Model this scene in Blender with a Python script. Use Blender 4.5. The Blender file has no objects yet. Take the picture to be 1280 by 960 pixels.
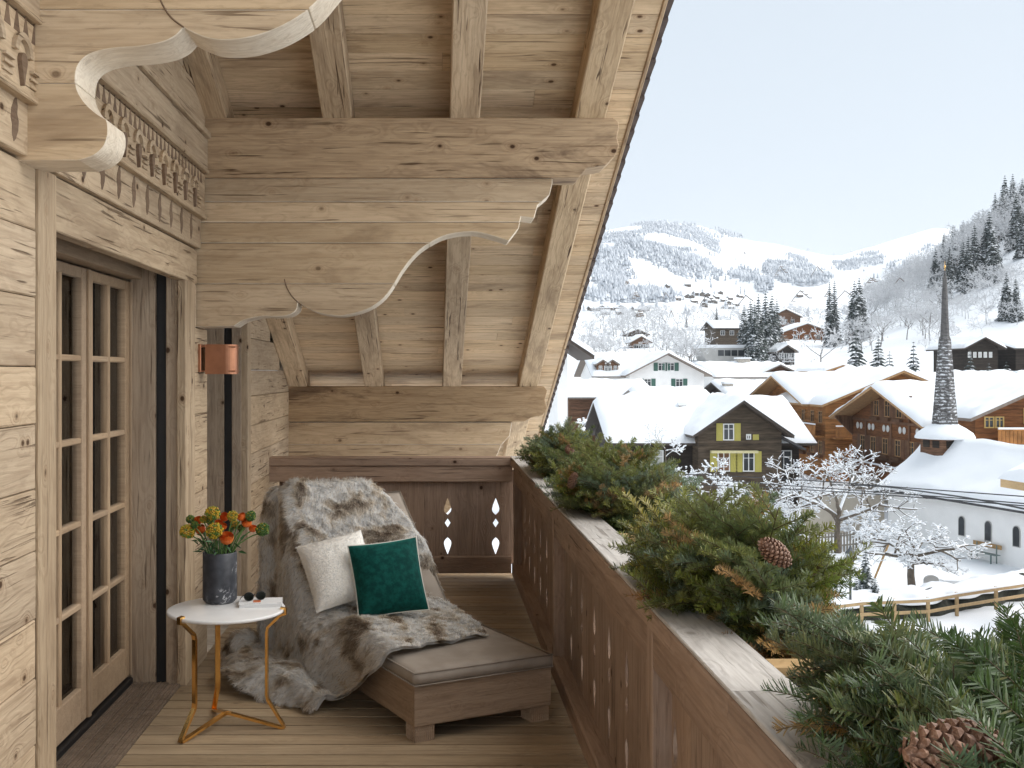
import bpy, math, random
import numpy as np
from mathutils import Vector, Matrix, noise as mnoise
random.seed(7); rng = np.random.default_rng(7)
S = bpy.context.scene
# ------------------------------------------------------------------ camera
F, CX, CY, EYE = 1340.0, 540.0, 466.0, 1.65          # focal length and principal point in photo pixels (1280x960), eye height
cam = bpy.data.cameras.new('camera'); camo = bpy.data.objects.new('camera', cam); S.collection.objects.link(camo)
camo.location = (0, 0, EYE); camo.rotation_euler = (math.radians(90), 0, 0)
cam.sensor_width = 36; cam.lens = 36*F/1280
cam.shift_x = (640-CX)/1280; cam.shift_y = -(480-CY)/1280
cam.clip_start = .05; cam.clip_end = 20000
S.camera = camo
S.render.resolution_x, S.render.resolution_y = 1024, 768
# ------------------------------------------------------------------ world, sun, exposure
SUN_EL, SUN_AZ = math.radians(34), math.radians(86)   # azimuth clockwise from +Y: from the right, a little behind the camera
w = bpy.data.worlds.new('World'); S.world = w; w.use_nodes = True
nt = w.node_tree; bg = nt.nodes['Background']
sky = nt.nodes.new('ShaderNodeTexSky'); sky.sky_type = 'NISHITA'; sky.sun_disc = False
sky.sun_elevation = SUN_EL; sky.sun_rotation = SUN_AZ
sky.air_density = 1.0; sky.dust_density = 2.0; sky.ozone_density = 1.0
hsv = nt.nodes.new('ShaderNodeHueSaturation'); hsv.inputs['Saturation'].default_value = .45
nt.links.new(sky.outputs[0], hsv.inputs['Color'])
veil = nt.nodes.new('ShaderNodeMix'); veil.data_type = 'RGBA'; veil.inputs[0].default_value = .86      # thin even high cloud over the whole sky
veil.inputs[7].default_value = (2.95, 3.32, 3.70, 1)
nt.links.new(hsv.outputs[0], veil.inputs[6]); nt.links.new(veil.outputs[2], bg.inputs[0])
bg.inputs[1].default_value = .103
sl = bpy.data.lights.new('sun', 'SUN'); sl.energy = 2.4; sl.angle = math.radians(95); sl.color = (1, .975, .945)
slo = bpy.data.objects.new('sun', sl); S.collection.objects.link(slo)
sd = Vector((math.sin(SUN_AZ)*math.cos(SUN_EL), math.cos(SUN_AZ)*math.cos(SUN_EL), math.sin(SUN_EL)))
slo.rotation_euler = sd.to_track_quat('Z', 'Y').to_euler(); slo.location = (8, -6, 12)
S.view_settings.view_transform = 'Standard'; S.view_settings.look = 'None'
S.view_settings.exposure = 1.15; S.view_settings.gamma = 1
S.render.engine = 'CYCLES'
S.cycles.max_bounces = 8; S.cycles.diffuse_bounces = 6; S.cycles.transparent_max_bounces = 24

# ------------------------------------------------------------------ helpers
COL = S.collection
WORLD = {}
def px(x, y, d):                       # photo pixel at distance d along the view axis -> point
    return Vector(((x-CX)*d/F, d, EYE-(y-CY)*d/F))
def mesh(name, v, f, smooth=False):
    m = bpy.data.meshes.new(name); m.from_pydata([tuple(p) for p in v], [], [tuple(q) for q in f]); m.validate(); m.update()
    if smooth: m.polygons.foreach_set('use_smooth', [True]*len(m.polygons))
    return m
def npmesh(name, V, T, smooth=False):   # numpy verts (n,3), tris (m,3)
    m = bpy.data.meshes.new(name); V = np.asarray(V, np.float32); T = np.asarray(T, np.int32)
    m.vertices.add(len(V)); m.vertices.foreach_set('co', V.ravel())
    m.loops.add(T.size); m.loops.foreach_set('vertex_index', T.ravel())
    m.polygons.add(len(T)); m.polygons.foreach_set('loop_start', np.arange(0, T.size, T.shape[1], dtype=np.int32))
    m.update(calc_edges=True)
    if smooth: m.polygons.foreach_set('use_smooth', np.ones(len(T), bool))
    return m
def link(name, data, mat=None, parent=None, M=None, local=False):
    o = bpy.data.objects.new(name, data); COL.objects.link(o)
    if mat is not None and data is not None and not data.materials: data.materials.append(mat)
    M = M if M is not None else Matrix()
    o.matrix_basis = M
    if parent is not None:
        o.parent = parent
        if not local: o.matrix_parent_inverse = WORLD[parent.name].inverted()
        WORLD[o.name] = WORLD[parent.name] @ M if local else M
    else: WORLD[o.name] = M
    return o
def tag(o, label=None, cat=None, group=None, kind=None):
    if label: o['label'] = label
    if cat: o['category'] = cat
    if group: o['group'] = group
    if kind: o['kind'] = kind
    return o
def empty(name, loc, label=None, cat=None, group=None, kind=None, rz=0):
    M = Matrix.Translation(Vector(loc)) @ Matrix.Rotation(rz, 4, 'Z')
    o = link(name, None, None, None, M); o.empty_display_size = .1
    return tag(o, label, cat, group, kind)
def frame(o, ex, ey):
    ex = Vector(ex).normalized(); ey = Vector(ey); ey = (ey-ex*ey.dot(ex)).normalized(); ez = ex.cross(ey)
    return Matrix(((ex.x, ey.x, ez.x, o[0]), (ex.y, ey.y, ez.y, o[1]), (ex.z, ey.z, ez.z, o[2]), (0, 0, 0, 1)))
PM = {}
def plank_mesh(L, w, t, ch):
    k = (round(L, 4), round(w, 4), round(t, 4), ch)
    if k in PM: return PM[k]
    a, b = w/2, t/2; c = min(ch, a*.45, b*.45)
    sec = [(-a+c, -b), (a-c, -b), (a, -b+c), (a, b-c), (a-c, b), (-a+c, b), (-a, b-c), (-a, -b+c)]
    v = [(x, y, z) for x in (-L/2, L/2) for y, z in sec]
    f = [(i, (i+1) % 8, 8+(i+1) % 8, 8+i) for i in range(8)] + [tuple(range(7, -1, -1)), tuple(range(8, 16))]
    f = [tuple(reversed(q)) if i < 8 else q for i, q in enumerate(f)]
    f = [tuple(reversed(q)) for q in f]
    m = mesh('plank', v, f); PM[k] = m
    return m
def plank(name, a, b, w, t, side, mat, parent=None, ch=.004, share=False, local=False):
    a = Vector(a); b = Vector(b)
    m = plank_mesh((b-a).length, w, t, ch)
    if m.materials and m.materials[0] != mat: m = m.copy(); m.materials.clear()
    return link(name, m, mat, parent, frame((a+b)/2, b-a, side), local)
def box(name, lo, hi, mat, parent=None, ch=.003, axis=None, local=False):
    lo = Vector(lo); hi = Vector(hi); s = hi-lo; c = (lo+hi)/2
    ax = axis if axis is not None else max(range(3), key=lambda i: s[i])
    e = [Vector((1, 0, 0)), Vector((0, 1, 0)), Vector((0, 0, 1))]
    sd = e[(ax+1) % 3]
    return plank(name, c-e[ax]*s[ax]/2, c+e[ax]*s[ax]/2, s[(ax+1) % 3], s[(ax+2) % 3], sd, mat, parent, ch, local=local)
def prism_data(pts, t, z0=0):            # polygon in local xy, extruded along +z
    n = len(pts)
    ar = sum(pts[i][0]*pts[(i+1) % n][1]-pts[(i+1) % n][0]*pts[i][1] for i in range(n))
    if ar < 0: pts = list(reversed(pts))
    v = [(p[0], p[1], z0) for p in pts]+[(p[0], p[1], z0+t) for p in pts]
    f = [tuple(range(n-1, -1, -1)), tuple(range(n, 2*n))]+[(i, (i+1) % n, n+(i+1) % n, n+i) for i in range(n)]
    return v, f
def prism(name, pts, t, M, mat, parent=None, z0=0, local=False):
    v, f = prism_data(pts, t, z0)
    return link(name, mesh(name, v, f), mat, parent, M, local)
def clip(poly, axis, val, keep_greater):
    out = []
    n = len(poly)
    for i in range(n):
        p, q = poly[i], poly[(i+1) % n]
        ip = (p[axis] >= val) == keep_greater; iq = (q[axis] >= val) == keep_greater
        if ip: out.append(p)
        if ip != iq:
            k = (val-p[axis])/(q[axis]-p[axis]); out.append((p[0]+k*(q[0]-p[0]), p[1]+k*(q[1]-p[1])))
    return out
def cat_pts(pts, n=6, closed=False):     # catmull-rom smoothing of 2-d/3-d points
    P = [Vector(p) for p in pts]; out = []
    N = len(P)
    for i in range(N if closed else N-1):
        g = lambda k: P[k % N] if closed else P[max(0, min(N-1, k))]
        a, b, c, d = g(i-1), g(i), g(i+1), g(i+2)
        for j in range(n):
            t = j/n
            out.append(.5*((2*b)+(c-a)*t+(2*a-5*b+4*c-d)*t*t+(3*b-a-3*c+d)*t**3))
    if not closed: out.append(P[-1])
    return out
def tube_data(path, rad, n=6, cap=True):
    P = [Vector(p) for p in path]; R = rad if hasattr(rad, '__len__') else [rad]*len(P)
    v, f = [], []
    up = Vector((0, 0, 1)); prev = None
    for i, p in enumerate(P):
        t = (P[min(i+1, len(P)-1)]-P[max(i-1, 0)]).normalized()
        if prev is None:
            s = t.cross(up)
            if s.length < .05: s = t.cross(Vector((1, 0, 0)))
        else: s = prev-t*prev.dot(t)
        s.normalize(); prev = s; u = s.cross(t)
        for k in range(n):
            a = 2*math.pi*k/n; v.append(p+(s*math.cos(a)+u*math.sin(a))*R[i])
    for i in range(len(P)-1):
        for k in range(n):
            f.append((i*n+k, i*n+(k+1) % n, (i+1)*n+(k+1) % n, (i+1)*n+k))
    if cap: f.append(tuple(range(n-1, -1, -1))); f.append(tuple(range((len(P)-1)*n, len(P)*n)))
    f = [tuple(reversed(q)) for q in f]
    return v, f
class MB:
    def __init__(s): s.v = []; s.f = []
    def add(s, vf, M=None):
        v, f = vf; o = len(s.v)
        s.v += [tuple(M @ Vector(p)) for p in v] if M is not None else [tuple(p) for p in v]
        s.f += [tuple(i+o for i in q) for q in f]; return s
    def box(s, lo, hi, M=None):
        v = [(x, y, z) for x in (lo[0], hi[0]) for y in (lo[1], hi[1]) for z in (lo[2], hi[2])]
        return s.add((v, [(0, 1, 3, 2), (4, 6, 7, 5), (0, 4, 5, 1), (2, 3, 7, 6), (0, 2, 6, 4), (1, 5, 7, 3)]), M)
    def build(s, name, mat, parent=None, M=None, smooth=False, local=False):
        return link(name, mesh(name, s.v, s.f, smooth), mat, parent, M, local)
def lathe_data(prof, n=24):
    v = []; f = []
    for r, z in prof:
        for k in range(n): v.append((r*math.cos(2*math.pi*k/n), r*math.sin(2*math.pi*k/n), z))
    for i in range(len(prof)-1):
        for k in range(n): f.append((i*n+k, i*n+(k+1) % n, (i+1)*n+(k+1) % n, (i+1)*n+k))
    f.append(tuple(range(n-1, -1, -1))); f.append(tuple(range((len(prof)-1)*n, len(prof)*n)))
    return v, f
def ico(sub=1):
    import bmesh
    bm = bmesh.new(); bmesh.ops.create_icosphere(bm, subdivisions=sub, radius=1)
    v = [tuple(p.co) for p in bm.verts]; f = [tuple(q.index for q in p.verts) for p in bm.faces]; bm.free()
    return np.array(v), np.array(f)
ICO1 = ico(1); ICO2 = ico(2)
def copy_tree(o, M, parent=None):
    c = o.copy(); COL.objects.link(c)
    if parent is None: c.matrix_basis = M
    else: c.parent = parent
    WORLD[c.name] = M
    for ch in o.children: copy_tree(ch, M, c)
    return c
# ------------------------------------------------------------------ materials
class NG:
    def __init__(s, name):
        s.m = bpy.data.materials.new(name); s.m.use_nodes = True; s.t = s.m.node_tree; s.b = s.t.nodes['Principled BSDF']
    def n(s, typ, ins={}, **kw):
        q = s.t.nodes.new('ShaderNode'+typ)
        for k, v in kw.items(): setattr(q, k, v)
        for k, v in ins.items():
            if hasattr(v, 'is_linked') or isinstance(v, bpy.types.NodeSocket): s.t.links.new(v, q.inputs[k])
            else: q.inputs[k].default_value = v
        return q
    def l(s, a, b): s.t.links.new(a, b)
    def math(s, op, a, b=0.0, c=None):
        ins = {0: a, 1: b}
        if c is not None: ins[2] = c
        return s.n('Math', ins, operation=op).outputs[0]
    def vmath(s, op, a, b): return s.n('VectorMath', {0: a, 1: b}, operation=op).outputs[0]
    def mix(s, f, a, b, blend='MIX'):
        q = s.n('Mix', {0: f}, data_type='RGBA', blend_type=blend)
        for k, v in ((6, a), (7, b)):
            if isinstance(v, bpy.types.NodeSocket): s.l(v, q.inputs[k])
            else: q.inputs[k].default_value = (*v, 1) if len(v) == 3 else v
        return q.outputs[2]
    def ramp(s, f, stops):
        q = s.n('ValToRGB', {0: f}); e = q.color_ramp.elements
        while len(e) < len(stops): e.new(.5)
        for i, (p, c) in enumerate(stops): e[i].position = p; e[i].color = (*c, 1) if not isinstance(c, float) else (c, c, c, 1)
        return q.outputs[0]
    def maprange(s, v, a, b, c=0., d=1., smooth=True):
        return s.n('MapRange', {0: v, 1: a, 2: b, 3: c, 4: d}, interpolation_type='SMOOTHSTEP' if smooth else 'LINEAR').outputs[0]
    def noise(s, vec, scale, detail=2, rough=.5, dist=0.):
        ins = {'Scale': scale, 'Detail': detail, 'Roughness': rough, 'Distortion': dist}
        if vec is not None: ins['Vector'] = vec
        return s.n('TexNoise', ins).outputs[0]
    def bump(s, h, strength, dist):
        q = s.n('Bump', {'Height': h, 'Strength': strength, 'Distance': dist}); s.l(q.outputs[0], s.b.inputs['Normal'])
    def base(s, c):
        if isinstance(c, bpy.types.NodeSocket): s.l(c, s.b.inputs['Base Color'])
        else: s.b.inputs['Base Color'].default_value = (*c, 1)
    def set(s, **kw):
        for k, v in kw.items():
            s.b.inputs[k.replace('_', ' ')].default_value = v
        return s
def wood(name, light, dark, stain, rough=.72, knots=1., crack=.5, var=.10, ring=.45, scale=1., stains=.5, bump=.5, saw_=.5):
    g = NG(name)
    tc = g.n('TexCoord').outputs['Object']; rnd = g.n('ObjectInfo').outputs['Random']
    off = g.n('CombineXYZ', {0: g.math('MULTIPLY', rnd, 37.3), 1: g.math('MULTIPLY', rnd, 91.7), 2: g.math('MULTIPLY', rnd, 53.1)}).outputs[0]
    P = g.vmath('ADD', tc, off)
    warp = g.vmath('MULTIPLY', P, (1., 1., 1.))
    vor = g.n('TexVoronoi', {'Vector': g.vmath('MULTIPLY', P, (5.6*scale, 7.4*scale, 7.4*scale)), 'Scale': 1., 'Randomness': 1.}, feature='F1')
    kd = vor.outputs['Distance']
    swirl = g.math('POWER', 2.718, g.math('MULTIPLY', kd, -7.))
    low = g.noise(g.vmath('MULTIPLY', P, (.55*scale, 5.*scale, 5.*scale)), 1., 3, .5)
    rg = g.math('ADD', g.math('MULTIPLY', low, 16.), g.math('MULTIPLY', swirl, 6.))
    rings = g.math('SINE', g.math('MULTIPLY', rg, 6.283))
    rings = g.maprange(rings, -.2, 1.)
    fib = g.noise(g.vmath('MULTIPLY', P, (3.*scale, 90.*scale, 90.*scale)), 1., 3, .65)
    med = g.noise(g.vmath('MULTIPLY', P, (1.3*scale, 18.*scale, 18.*scale)), 1., 4, .6, .4)
    crk = g.noise(g.vmath('MULTIPLY', P, (2.2*scale, 55.*scale, 55.*scale)), 1., 2, .5, .6)
    crk = g.maprange(crk, .61, .69)
    crk2 = g.noise(g.vmath('MULTIPLY', P, (.9*scale, 2.3*scale, 2.3*scale)), 1., 2)
    crk = g.math('MULTIPLY', g.math('MULTIPLY', crk, g.maprange(crk2, .38, .56)), crack)
    f = g.math('ADD', g.math('MULTIPLY', rings, ring*.5), g.math('MULTIPLY', g.maprange(med, .3, .75), .55))
    f = g.math('ADD', f, g.math('MULTIPLY', g.math('SUBTRACT', fib, .5), 1.7)); 
    c = g.mix(g.n('Clamp', {0: f}).outputs[0], light, dark)
    st = g.noise(g.vmath('MULTIPLY', P, (1.1*scale, 4.*scale, 4.*scale)), 1., 5, .65, .8)
    c = g.mix(g.math('MULTIPLY', g.maprange(st, .50, .70), stains), c, stain)
    saw = g.noise(g.vmath('MULTIPLY', P, (12.*scale, 62.*scale, 62.*scale)), 1., 4, .7, .3)
    c = g.mix(g.math('MULTIPLY', g.maprange(saw, .54, .74), saw_), c, tuple(x*.8 for x in dark))
    c = g.mix(g.math('MULTIPLY', g.maprange(saw, .42, .25), .30), c, tuple(min(1, x*1.25) for x in light))
    big = g.noise(g.vmath('MULTIPLY', P, (.5, 1.2, 1.2)), 1., 2)
    val = g.math('ADD', 1.-var/2, g.math('MULTIPLY', rnd, var))
    val = g.math('MULTIPLY', val, g.maprange(big, .25, .75, .86, 1.12))
    hs = g.n('HueSaturation', {'Value': val, 'Saturation': g.math('ADD', .90, g.math('MULTIPLY', g.math('FRACT', g.math('MULTIPLY', rnd, 7.13)), .10)), 'Color': c}).outputs[0]
    kn = g.math('MULTIPLY', g.maprange(kd, .12, .06), knots)
    c = g.mix(kn, hs, (dark[0]*.22, dark[1]*.16, dark[2]*.12))
    halo = g.math('MULTIPLY', g.math('SUBTRACT', g.maprange(kd, .22, .09), kn), .28*knots)
    c = g.mix(halo, c, (dark[0]*.7, dark[1]*.55, dark[2]*.42))
    c = g.mix(crk, c, (dark[0]*.25, dark[1]*.2, dark[2]*.16))
    g.base(c); g.set(Roughness=rough); g.b.inputs['Specular IOR Level'].default_value = .25
    h = g.math('ADD', g.math('MULTIPLY', fib, .35), g.math('MULTIPLY', rings, .25))
    h = g.math('SUBTRACT', g.math('ADD', h, g.math('MULTIPLY', med, .6)), g.math('MULTIPLY', crk, 1.6))
    g.bump(h, bump, .006)
    return g.m
def plain(name, c, rough=.6, var=0., scale=20., metal=0., bump=0., spec=.5, bscale=None):
    g = NG(name)
    if var:
        tc = g.n('TexCoord').outputs['Object']
        n = g.noise(tc, scale, 4, .6)
        cc = g.mix(g.maprange(n, .25, .75), tuple(x*(1-var) for x in c), tuple(min(1, x*(1+var)) for x in c)); g.base(cc)
        if bump: g.bump(g.noise(tc, bscale or scale*2, 4, .6), bump, .01)
    else: g.base(c)
    g.set(Roughness=rough, Metallic=metal); g.b.inputs['Specular IOR Level'].default_value = spec
    return g.m
MT = {}
MT['pine'] = wood('pine', (.44, .325, .21), (.27, .18, .105), (.17, .105, .06), crack=.85, stains=.6)
MT['soffit'] = wood('soffit_pine', (.66, .485, .295), (.43, .295, .165), (.24, .15, .08), knots=1., crack=.7, stains=.6, var=.12)
MT['rafter'] = wood('rafter_pine', (.57, .42, .26), (.33, .22, .122), (.17, .105, .058), crack=1., knots=.9, stains=.5)
MT['beam'] = wood('beam_pine', (.49, .345, .20), (.28, .178, .095), (.10, .055, .03), crack=.9, stains=.8)
MT['corbel'] = wood('corbel_pine', (.57, .42, .26), (.40, .275, .155), (.24, .155, .085), crack=.7, stains=.55, knots=.7)
MT['facade'] = wood('facade_pine', (.51, .385, .25), (.335, .235, .142), (.20, .13, .075), crack=.75, stains=.45, var=.14, bump=.8, saw_=.38)
MT['doorwood'] = wood('door_oak', (.44, .31, .19), (.31, .21, .125), (.22, .14, .08), knots=0., crack=.15, stains=.2, ring=.2, scale=1.5, bump=.25)
MT['reveal'] = wood('reveal_wood', (.45, .345, .24), (.29, .205, .135), (.17, .11, .07), crack=.6, stains=.5)
MT['rail'] = wood('rail_wood', (.40, .28, .20), (.26, .172, .12), (.15, .097, .068), crack=.7, stains=.4, rough=.68)
MT['railcap'] = wood('weathered_cap', (.52, .49, .45), (.35, .32, .29), (.22, .19, .17), crack=.5, knots=.4, stains=.35, rough=.6)
MT['deck'] = wood('deck_wood', (.38, .28, .17), (.255, .175, .10), (.165, .108, .06), knots=.5, crack=.3, stains=.3, rough=.6, var=.2, bump=.3)
MT['thresh'] = wood('threshold_wood', (.21, .155, .11), (.13, .09, .06), (.09, .06, .04), knots=0., crack=.3, rough=.7)
MT['teak'] = wood('teak', (.40, .285, .19), (.265, .175, .11), (.16, .095, .055), knots=.15, crack=.35, stains=.3, scale=1.6, rough=.6, bump=.3)
MT['planter_edge'] = wood('planter_edge', (.55, .37, .18), (.40, .25, .11), (.30, .18, .08), knots=.3, crack=.2)
MT['larch'] = wood('larch', (.62, .42, .20), (.45, .28, .12), (.33, .19, .08), knots=.2, crack=.2)
MT['black'] = plain('black_metal', (.012, .012, .013), .45, .2, 30)
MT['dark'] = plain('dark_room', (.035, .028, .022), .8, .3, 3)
MT['gold'] = plain('gold', (.83, .50, .17), .2, .06, 40, 1.0)
MT['copper'] = plain('brushed_copper', (.40, .185, .105), .42, .12, 14, 1.0)
MT['white_stone'] = plain('white_marble', (.80, .79, .77), .25, .03, 9)
def snowmat(name, c=(.84, .86, .88), bs=3., bump=.25):
    g = NG(name); tc = g.n('TexCoord').outputs['Object']
    g.base(c); g.set(Roughness=.75); g.b.inputs['Specular IOR Level'].default_value = .2
    g.bump(g.noise(tc, bs, 4, .6), bump, .05); return g.m
MT['snow'] = snowmat('snow')
def glassmat(name, tint=.9, rough=.02, refl=.9):
    g = NG(name); t = g.n('BsdfTransparent', {'Color': (tint, tint, tint, 1)}); gl = g.n('BsdfGlossy', {'Color': (refl, refl, refl, 1), 'Roughness': rough})
    fr = g.n('Fresnel', {'IOR': 1.5}); mx = g.n('MixShader', {0: fr.outputs[0], 1: t.outputs[0], 2: gl.outputs[0]})
    g.l(mx.outputs[0], g.t.nodes['Material Output'].inputs[0]); return g.m
MT['glass'] = glassmat('pane_glass')
g = NG('black_marble'); tc = g.n('TexCoord').outputs['Object']
n1 = g.noise(tc, 9., 6, .6, 1.2); vein = g.math('ABSOLUTE', g.math('SUBTRACT', n1, .5)); msk = g.maprange(g.noise(tc, 7., 2), .5, .65)
c = g.mix(g.maprange(g.noise(tc, 22., 5), .3, .7), (.022, .024, .030), (.05, .053, .062))
g.base(g.mix(g.math('MULTIPLY', g.maprange(vein, .016, .0), msk), c, (.55, .55, .56))); g.set(Roughness=.42); MT['marble'] = g.m
# ------------------------------------------------------------------ terrain
def lerp_keys(x, ks):
    return np.interp(x, [k[0] for k in ks], [k[1] for k in ks])
YA = [(300, 330), (735, 338), (800, 348), (850, 362), (900, 377), (1000, 383), (1100, 376), (1200, 350), (1300, 335), (1700, 320)]
YB = [(200, 300), (600, 300), (690, 292), (740, 287), (790, 280), (830, 276), (870, 280), (900, 290), (940, 300), (1000, 311), (1050, 317), (1090, 309), (1130, 294), (1165, 287), (1200, 288), (1235, 294), (1300, 292), (1700, 310)]
HILL = [(1040, 0), (1090, 6), (1120, 11), (1180, 20), (1230, 30), (1280, 40), (1400, 62), (1700, 80)]
def ground(X, Y):
    X = np.asarray(X, float); Y = np.asarray(Y, float)
    r = np.hypot(X, Y); D = np.maximum(Y, r*.62)
    p = np.clip(CX+F*X/np.maximum(D, 1e-3), 250, 1700)
    zA = EYE+(CY-lerp_keys(p, YA))*1500/F; zB = EYE+(CY-lerp_keys(p, YB))*3200/F
    kd = [0, 75, 100, 165, 300, 700, 1500]
    kz = [-8.35, -8.35, -7.8, -4.4, 8.5, 38.]
    ld = np.log(np.maximum(D, 1)+40)
    z = np.interp(ld, np.log(np.array(kd[:6])+40), kz)
    t1 = np.clip((D-700)/800, 0, 1); t1 = t1**2.0
    t2 = np.clip((D-1500)/1700, 0, 1)
    far = 38+(zA-38)*t1
    far = far+(zB-zA)*np.where(t2 < 1, t2**.85*(1-.25*np.sin(t2*math.pi)), 1)
    far = np.where(D > 3200, zB*(1-.35*np.clip((D-3200)/3000, 0, 1)), far)
    z = np.where(D > 700, far, z)
    hb = np.clip((D-170)/240, 0, 1); hb = hb*hb*(3-2*hb); hb = hb*np.clip((1300-D)/700, 0, 1)
    z = z+lerp_keys(p, HILL)*hb
    roll = (np.sin(X*.011+1.3)*np.sin(Y*.0093)+.6*np.sin(X*.027+Y*.019))
    z = z+roll*np.clip((D-900)/900, 0, 1)*14*np.clip((3300-D)/600, .25, 1)+roll*.6*np.clip((D-120)/150, 0, 1)
    z = z+.12*np.sin(X*.35)*np.sin(Y*.29)*np.clip((D-40)/30, 0, 1)
    return z
def gz(x, y): return float(ground(x, y))
def build_ground():
    rr = np.concatenate([np.linspace(1.5, 30, 10), np.geomspace(33, 4600, 190)])
    a = np.concatenate([np.radians(np.linspace(-8, 36, 190)), np.radians(np.linspace(37, 351, 120))])
    R, A = np.meshgrid(rr, a, indexing='ij')
    X, Y = R*np.sin(A), R*np.cos(A); Z = ground(X, Y)
    V = np.stack([X, Y, Z], -1).reshape(-1, 3); nr, na = R.shape
    V = np.vstack([V, [[0, 0, -8.35]]])
    i, j = np.meshgrid(np.arange(nr-1), np.arange(na), indexing='ij'); j2 = (j+1) % na
    q = np.stack([i*na+j, (i+1)*na+j, (i+1)*na+j2, i*na+j2], -1).reshape(-1, 4)
    T = np.vstack([q[:, [0, 1, 2]], q[:, [0, 2, 3]]]); jj = np.arange(na)
    T = np.vstack([T, np.stack([jj, (jj+1) % na, np.full(na, nr*na)], -1)])
    # faces point up
    n = np.cross(V[T[:, 1]]-V[T[:, 0]], V[T[:, 2]]-V[T[:, 0]])[:, 2] < 0
    T[n] = T[n][:, ::-1]
    tag(link('ground', npmesh('ground', V, T, True), MT['snow']), kind='structure')
build_ground()

# ------------------------------------------------------------------ deck
XW = -1.31                                            # face of the chalet wall
deck = empty('deck_floor', (-.3, 5, 0), kind='structure')
y = 1.0
while y < 8.78:
    for xa, xb in ((-1.325, .90),):
        plank('deck_board', (xa, y, -.0145), (xb, y, -.0145), .1140, .028, (0, 1, 0), MT['deck'], deck, .0012)
    y += .1275
box('deck_joist', (-1.3, 1.0, -.20), (-1.2, 8.72, -.03), MT['deck'], deck)
box('deck_joist', (-.3, 1.0, -.20), (-.2, 8.72, -.03), MT['deck'], deck)
box('deck_joist', (.62, 1.0, -.20), (.80, 8.72, -.03), MT['deck'], deck)
box('deck_slab', (-1.32, .9, -.45), (.95, 8.8, -.205), MT['black'], deck)
# ------------------------------------------------------------------ chalet wall
wall = empty('timber_wall', (XW, 5, 0), 'pale timber chalet wall with carved frieze above the glazed door', 'wall')
def wplank(y0, y1, z0, z1, name='plank', proud=0., mat='facade', t=.04, g=.003):
    return plank(name, (XW-t/2+proud, y0, (z0+z1)/2), (XW-t/2+proud, y1, (z0+z1)/2), z1-z0-g, t, (0, 0, 1), MT[mat], wall, .004)
hs = [0, .215, .42, .64, .835, 1.06, 1.265, 1.48, 1.67, 1.90, 2.12, 2.33]
for a, b in zip(hs[:-1], hs[1:]):
    wplank(.6, 3.543, a, b, proud=random.uniform(-.002, .002))
def vplank(y0, y1, z0, z1, name='trim_board', proud=.012, mat='facade', t=.05):
    return plank(name, (XW-t/2+proud, (y0+y1)/2, z0), (XW-t/2+proud, (y0+y1)/2, z1), y1-y0, t, (0, 1, 0), MT[mat], wall, .005)
vplank(3.546, 3.708, 0, 2.33)                          # near trim
vplank(5.66, 5.875, 0, 2.14)                           # far trim
for a, b in ((0, .5), (.5, .98), (.98, 1.42), (1.42, 1.90)):
    wplank(5.88, 6.225, a, b, 'log_end', .004, 'facade', .06)
wplank(3.711, 5.945, 2.14, 2.332, 'lintel', .006, 'facade', .06)
wplank(5.67, 5.945, 1.90, 2.137, 'log_end', .002, 'facade', .05)
# frieze
wplank(.6, 5.945, 2.335, 2.51, 'frieze_board', .027, 'facade', .05)
wplank(.6, 5.945, 2.513, 2.75, 'frieze_board', .050, 'facade', .07)
wplank(.6, 5.945, 2.753, 2.945, 'frieze_board', .066, 'facade', .08)
wplank(.6, 5.945, 2.948, 2.985, 'cornice', .085, 'facade', .1)
wplank(.6, 5.945, 2.752, 2.775, 'moulding', .076, 'facade', .06)
wplank(.6, 5.945, 2.497, 2.523, 'moulding', .062, 'facade', .06)
for a, b in ((2.99, 3.2), (3.2, 3.42), (3.42, 3.65), (3.65, 3.9)):
    yb = min(5.945, (5.60-b)/.402)
    wplank(.6, yb, a, b, proud=.05, t=.09)
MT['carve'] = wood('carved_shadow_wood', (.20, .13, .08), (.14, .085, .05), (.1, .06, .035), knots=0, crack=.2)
MF = Matrix(((0, 0, 1, 0), (1, 0, 0, 0), (0, 1, 0, 0), (0, 0, 0, 1)))     # local x->Y, y->Z, z->X
def on_wall(yc, zc, proud): return Matrix.Translation((XW+proud, yc, zc)) @ MF
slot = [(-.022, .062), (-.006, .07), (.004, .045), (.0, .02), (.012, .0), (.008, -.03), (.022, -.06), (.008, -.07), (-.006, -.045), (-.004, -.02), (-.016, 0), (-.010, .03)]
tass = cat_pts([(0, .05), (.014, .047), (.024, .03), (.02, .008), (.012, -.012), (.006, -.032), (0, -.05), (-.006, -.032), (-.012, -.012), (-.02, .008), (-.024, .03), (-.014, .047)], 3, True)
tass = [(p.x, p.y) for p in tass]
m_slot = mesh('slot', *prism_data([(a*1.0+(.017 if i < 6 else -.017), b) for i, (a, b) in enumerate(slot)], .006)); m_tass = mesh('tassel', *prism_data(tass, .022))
arc = [(.07*math.cos(t), .065*math.sin(t)) for t in np.linspace(0, math.pi, 13)]+[(.046*math.cos(t), .043*math.sin(t)) for t in np.linspace(math.pi, 0, 13)]
m_arch = mesh('arch', *prism_data(arc, .02)); m_tri = mesh('tooth', *prism_data([(-.024, -.034), (.024, -.034), (0, .04)], .005))
foot = MB()
for k in range(3): foot.box((-.036, -.012-.022*k, 0), (.036, -.003-.022*k, .020-.004*k))
m_rib = mesh('ribbed_block', foot.v, foot.f)
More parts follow.
